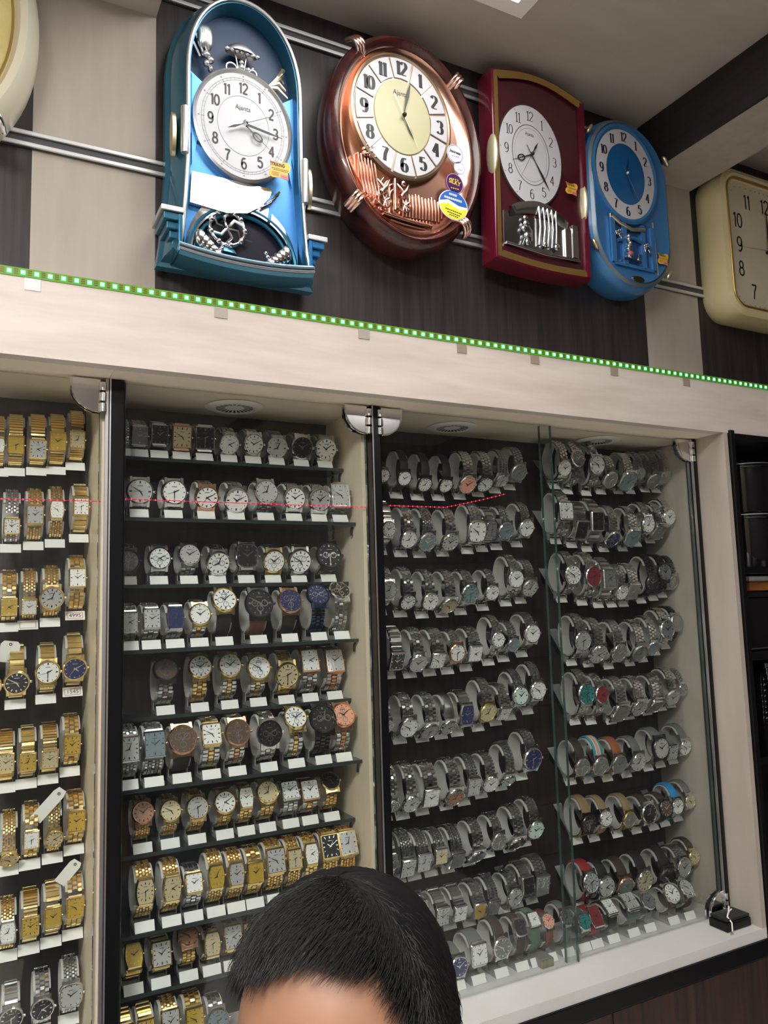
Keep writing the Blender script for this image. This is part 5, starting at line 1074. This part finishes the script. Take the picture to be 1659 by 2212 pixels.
for sx in (-1, 1):
    k = len(nodes)
    nodes += [((sx * .165, .02, 1.34 * S), .055), ((sx * .20, .03, 1.20 * S), .046), ((sx * .225, .03, 1.05 * S), .040), ((sx * .235, -.01, .90 * S), .032), ((sx * .24, -.035, .81 * S), (.024, .022)), ((sx * .24, -.045, .765 * S), (.018, .036))]
    edges += [(3, k), (k, k + 1), (k + 1, k + 2), (k + 2, k + 3), (k + 3, k + 4), (k + 4, k + 5)]
    for f, (dy, ln) in enumerate(((-.030, .062), (-.010, .074), (.010, .078), (.028, .070))):
        q = len(nodes); y0 = -.045 - dy
        nodes += [((sx * .240, y0, .735 * S), .0092), ((sx * .236, y0 - .004, .735 * S - ln * .5), .0084), ((sx * .226, y0 - .010, .735 * S - ln), .0072)]; edges += [(k + 5, q), (q, q + 1), (q + 1, q + 2)]
    q = len(nodes); nodes += [((sx * .232, -.082, .765 * S), .011), ((sx * .226, -.098, .735 * S), .0095), ((sx * .220, -.104, .71 * S), .008)]; edges += [(k + 4, q), (q, q + 1), (q + 1, q + 2)]
    l = len(nodes); nodes += [((sx * .09, .01, .84 * S), .092), ((sx * .10, .0, .62 * S), .072), ((sx * .10, .0, .46 * S), .056), ((sx * .10, .015, .28 * S), .052), ((sx * .10, .02, .10 * S), .038), ((sx * .105, -.01, .045 * S), (.042, .036)), ((sx * .115, -.12, .030), (.040, .026))]
    edges += [(0, l)] + [(l + i, l + i + 1) for i in range(6)]
body = skin_mesh(nodes, edges)
def bump_(x, c, w): return math.exp(-((x - c) / w) ** 2)
def head_r(az, el):
    """surface of the head seen from its centre; az 0 = face, el up; returns the point (x side, y back, z up)"""
    sx, cx_ = sin(az), cos(az); ce, se = cos(el), sin(el)
    d = Vector((ce * sx, -ce * cx_, se))
    ax, ay, az_ = .0775, (.094 if cx_ > 0 else .100), (.112 if se > 0 else .120)
    r = 1 / (abs(d.x / ax) ** 2.3 + abs(d.y / ay) ** 2.3 + abs(d.z / az_) ** 2.3) ** (1 / 2.3)
    p = d * r
    if cx_ > 0 and p.z < .05:
        f = bump_(az, 0, .16)
        p.y -= .022 * f * bump_(p.z, -.035, .020) + .010 * bump_(az, 0, .12) * bump_(p.z, -.012, .018)          # nose
        p.y -= .005 * bump_(abs(az), .36, .22) * bump_(p.z, .018, .012)                                          # brow
        p.y += .009 * bump_(abs(az), .40, .15) * bump_(p.z, -.002, .012)                                         # eye sockets
        p.y -= .006 * bump_(az, 0, .30) * (bump_(p.z, -.064, .005) + bump_(p.z, -.074, .006))                    # lips
        p.y -= .008 * bump_(az, 0, .28) * bump_(p.z, -.102, .014)                                                # chin
    if p.z < -.03:
        k = min(1, (-.03 - p.z) / .09); p.x *= 1 - .30 * k; 
        if p.y > 0: p.y *= 1 - .25 * k
    return p
bm = bmesh.new(); bm.from_mesh(body); NA, NE = 72, 48; grid = []
for j in range(NE + 1):
    el = -pi / 2 + pi * (j + (.02 if j == 0 else -.02 if j == NE else 0)) / NE
    grid.append([bm.verts.new(head_r(2 * pi * i / NA - pi, el) + Vector((0, -.012, HH))) for i in range(NA)])
for j in range(NE):
    for i in range(NA): k = (i + 1) % NA; bm.faces.new((grid[j][i], grid[j][k], grid[j + 1][k], grid[j + 1][i]))
bm.faces.new(grid[0][::-1]); bm.faces.new(grid[NE])
for sx in (-1, 1):                                  # ears
    g = []
    for j in range(9):
        el = -pi / 2 + pi * (j + (.05 if j == 0 else -.05 if j == 8 else 0)) / 8
        g.append([bm.verts.new((sx * (.076 + .007 * cos(el) * sin(a) + .004), .004 + .018 * cos(el) * cos(a), HH - .012 + .032 * sin(el))) for a in [2 * pi * i / 12 for i in range(12)]])
    for j in range(8):
        for i in range(12): bm.faces.new((g[j][i], g[j][(i + 1) % 12], g[j + 1][(i + 1) % 12], g[j + 1][i]))
    bm.faces.new(g[0]); bm.faces.new(g[8])
bmesh.ops.recalc_face_normals(bm, faces=bm.faces); bme = bpy.data.meshes.new('body'); bm.to_mesh(bme); bm.free(); bme.materials.append(SKIN)
bo = put('body', bme, None); r_ = bo.modifiers.new('r', 'REMESH'); r_.mode = 'VOXEL'; r_.voxel_size = .0045; r_.use_smooth_shade = True; sm_ = bo.modifiers.new('s', 'SMOOTH'); sm_.iterations = 4; sm_.factor = .5
me2 = bpy.data.meshes.new_from_object(bo.evaluated_get(bpy.context.evaluated_depsgraph_get())); bpy.data.objects.remove(bo); me2.materials.clear(); me2.materials.append(SKIN)
for p_ in me2.polygons: p_.use_smooth = True
turn = put('body', me2, root); root.rotation_euler.z = YAW
for sx in (-1, 1):
    e = MB().sphere((sx * .031, -.012 - .078, HH - .004), .0115, n=14).build('eye', mat('eye_white', (.75, .72, .68), .2), turn, 60)
    MB().sphere((sx * .031, -.012 - .0865, HH - .004), .0048, .0035, .0048, 12).build('iris', mat('eye_iris', (.03, .015, .01), .15), e, 60)
def clothes(nm, nd, ed, m):
    me = skin_mesh(nd, ed); me.materials.append(m)
    for p_ in me.polygons: p_.use_smooth = True
    return put(nm, me, root)
sn = [((0, .01, .86 * S), (.175, .125)), ((0, .015, 1.02 * S), (.160, .115)), ((0, .01, 1.18 * S), (.175, .125)), ((0, .015, 1.33 * S), (.165, .110)), ((0, .018, 1.385 * S), (.095, .085))]; se_ = [(0, 1), (1, 2), (2, 3), (3, 4)]
for sx in (-1, 1): k = len(sn); sn += [((sx * .168, .02, 1.345 * S), .068), ((sx * .203, .03, 1.20 * S), .062), ((sx * .215, .03, 1.12 * S), .060)]; se_ += [(3, k), (k, k + 1), (k + 1, k + 2)]
clothes('shirt', sn, se_, mat('grey_blue_shirt', (.16, .20, .26), .8, bump=.2, nscale=80))
tn = [((0, .01, .92 * S), (.165, .12))]; te = []
for sx in (-1, 1): k = len(tn); tn += [((sx * .095, .01, .82 * S), .105), ((sx * .105, .0, .46 * S), .078), ((sx * .105, .015, .09 * S), .066)]; te += [(0, k), (k, k + 1), (k + 1, k + 2)]
clothes('trousers', tn, te, mat('dark_trousers', (.03, .03, .035), .8))
for sx in (-1, 1):
    b = MB().loft([[(sx * .11 + x * k_, -.045 + y, z) for x, y in ell(.052, .145, 28)] for z, k_ in ((.0005, 1), (.03, 1.02), (.06, .85), (.075, .5))]); b.build('shoe', BLACKM, root, 50)
# hair: a dark cap following the skull, with combed strands over it
def hairline(az):               # lowest elevation of hair at this azimuth
    a = az if az > 0 else -az * .72
    if a < .66: return .915 + .05 * cos(az * 5) + .03 * sin(az * 3)
    if a < 1.15: return .915 - (a - .66) / .53 * .715 + .02
    if a < 1.65: return .22 - (a - 1.15) * .9
    return -.25 - (a - 1.65) * .25
def scalp(az, el, off):
    p = head_r(az, el); n = Vector((p.x / .0775 ** 2, p.y / .097 ** 2, p.z / .112 ** 2)).normalized(); return p + n * off + Vector((0, -.012, HH)), n
b = MB(); NA, NE = 96, 30; loops = []
rnd = random.Random(3)
for j in range(NE + 1):
    l = []
    for i in range(NA):
        az = 2 * pi * i / NA - pi; lo = hairline(az); f = j / NE; el = lo + (pi / 2 - .01 - lo) * f
        off = .0015 + .0125 * min(1, f * 5.0) ** .7 + rnd.uniform(-.0012, .0012) * min(1, f * 4); l.append(scalp(az, el, off)[0])
    loops.append(l)
b.loft(loops, cap0=False); hair = b.build('hair', HAIRM, turn, 80)
cu = bpy.data.curves.new('hair_strands', 'CURVE'); cu.dimensions = '3D'; cu.bevel_depth = .00034; cu.bevel_resolution = 0; cu.resolution_u = 2
def strand(az, el, L, comb, lift, start=.002):
    sp = cu.splines.new('POLY'); n = 6; sp.points.add(n - 1); p, nn = scalp(az, el, start); d = comb - nn * comb.dot(nn)
    d = d.normalized() if d.length > 1e-4 else Vector((0, -1, 0)); pts = []
    for k in range(n):
        f = k / (n - 1); pts.append((p.x, p.y, p.z, 1)); sp.points[k].radius = 1.2 - .95 * f
        p = p + (d + nn * lift * (1 - 1.5 * f) + Vector((0, 0, -.20 * f)) + Vector((rnd.gauss(0, .16), rnd.gauss(0, .16), rnd.gauss(0, .10)))) * (L / n)
    for k in range(n): sp.points[k].co = pts[k]
for i in range(9000):
    az = rnd.uniform(-pi, pi) if i % 3 else rnd.uniform(-1.6, 1.6); lo = hairline(az); el = lo + (pi / 2 - lo) * rnd.random() ** 1.25
    frontness = max(0, cos(az))
    comb = Vector((-.55 * frontness + .3 * sin(az), -.9 * frontness - .25, -.25 + .1 * rnd.random()))
    w_ = max(0., min(1., (abs(az) - .7) / .9)); w_ = w_ * w_ * (3 - 2 * w_); comb = comb * (1 - w_) + Vector((sin(az) * .3, .15, -1)) * w_
    strand(az, el, rnd.uniform(.014, .034) * (1 - .5 * w_), comb, .55, .006 + .005 * min(1, (el - lo) * 5))
for i in range(420):
    az = rnd.uniform(-1.1, 1.0); strand(az, hairline(az) + rnd.uniform(-.02, .10), rnd.uniform(.012, .030), Vector((-.7, -.6, -.45)), .5)
cu.materials.append(STRANDM); hs = bpy.data.objects.new('hair_strands', cu); C.objects.link(hs); hs.parent = hair; hs['kind'] = 'stuff'
# ================================================================== LIGHT
w = bpy.data.worlds.new('world'); bpy.context.scene.world = w; w.use_nodes = True
w.node_tree.nodes['Background'].inputs[0].default_value = (.9, .95, 1, 1); w.node_tree.nodes['Background'].inputs[1].default_value = .05
sc_ = bpy.context.scene
sc_.view_settings.view_transform = 'Standard'; sc_.view_settings.look = 'None'; sc_.view_settings.exposure = 0.0
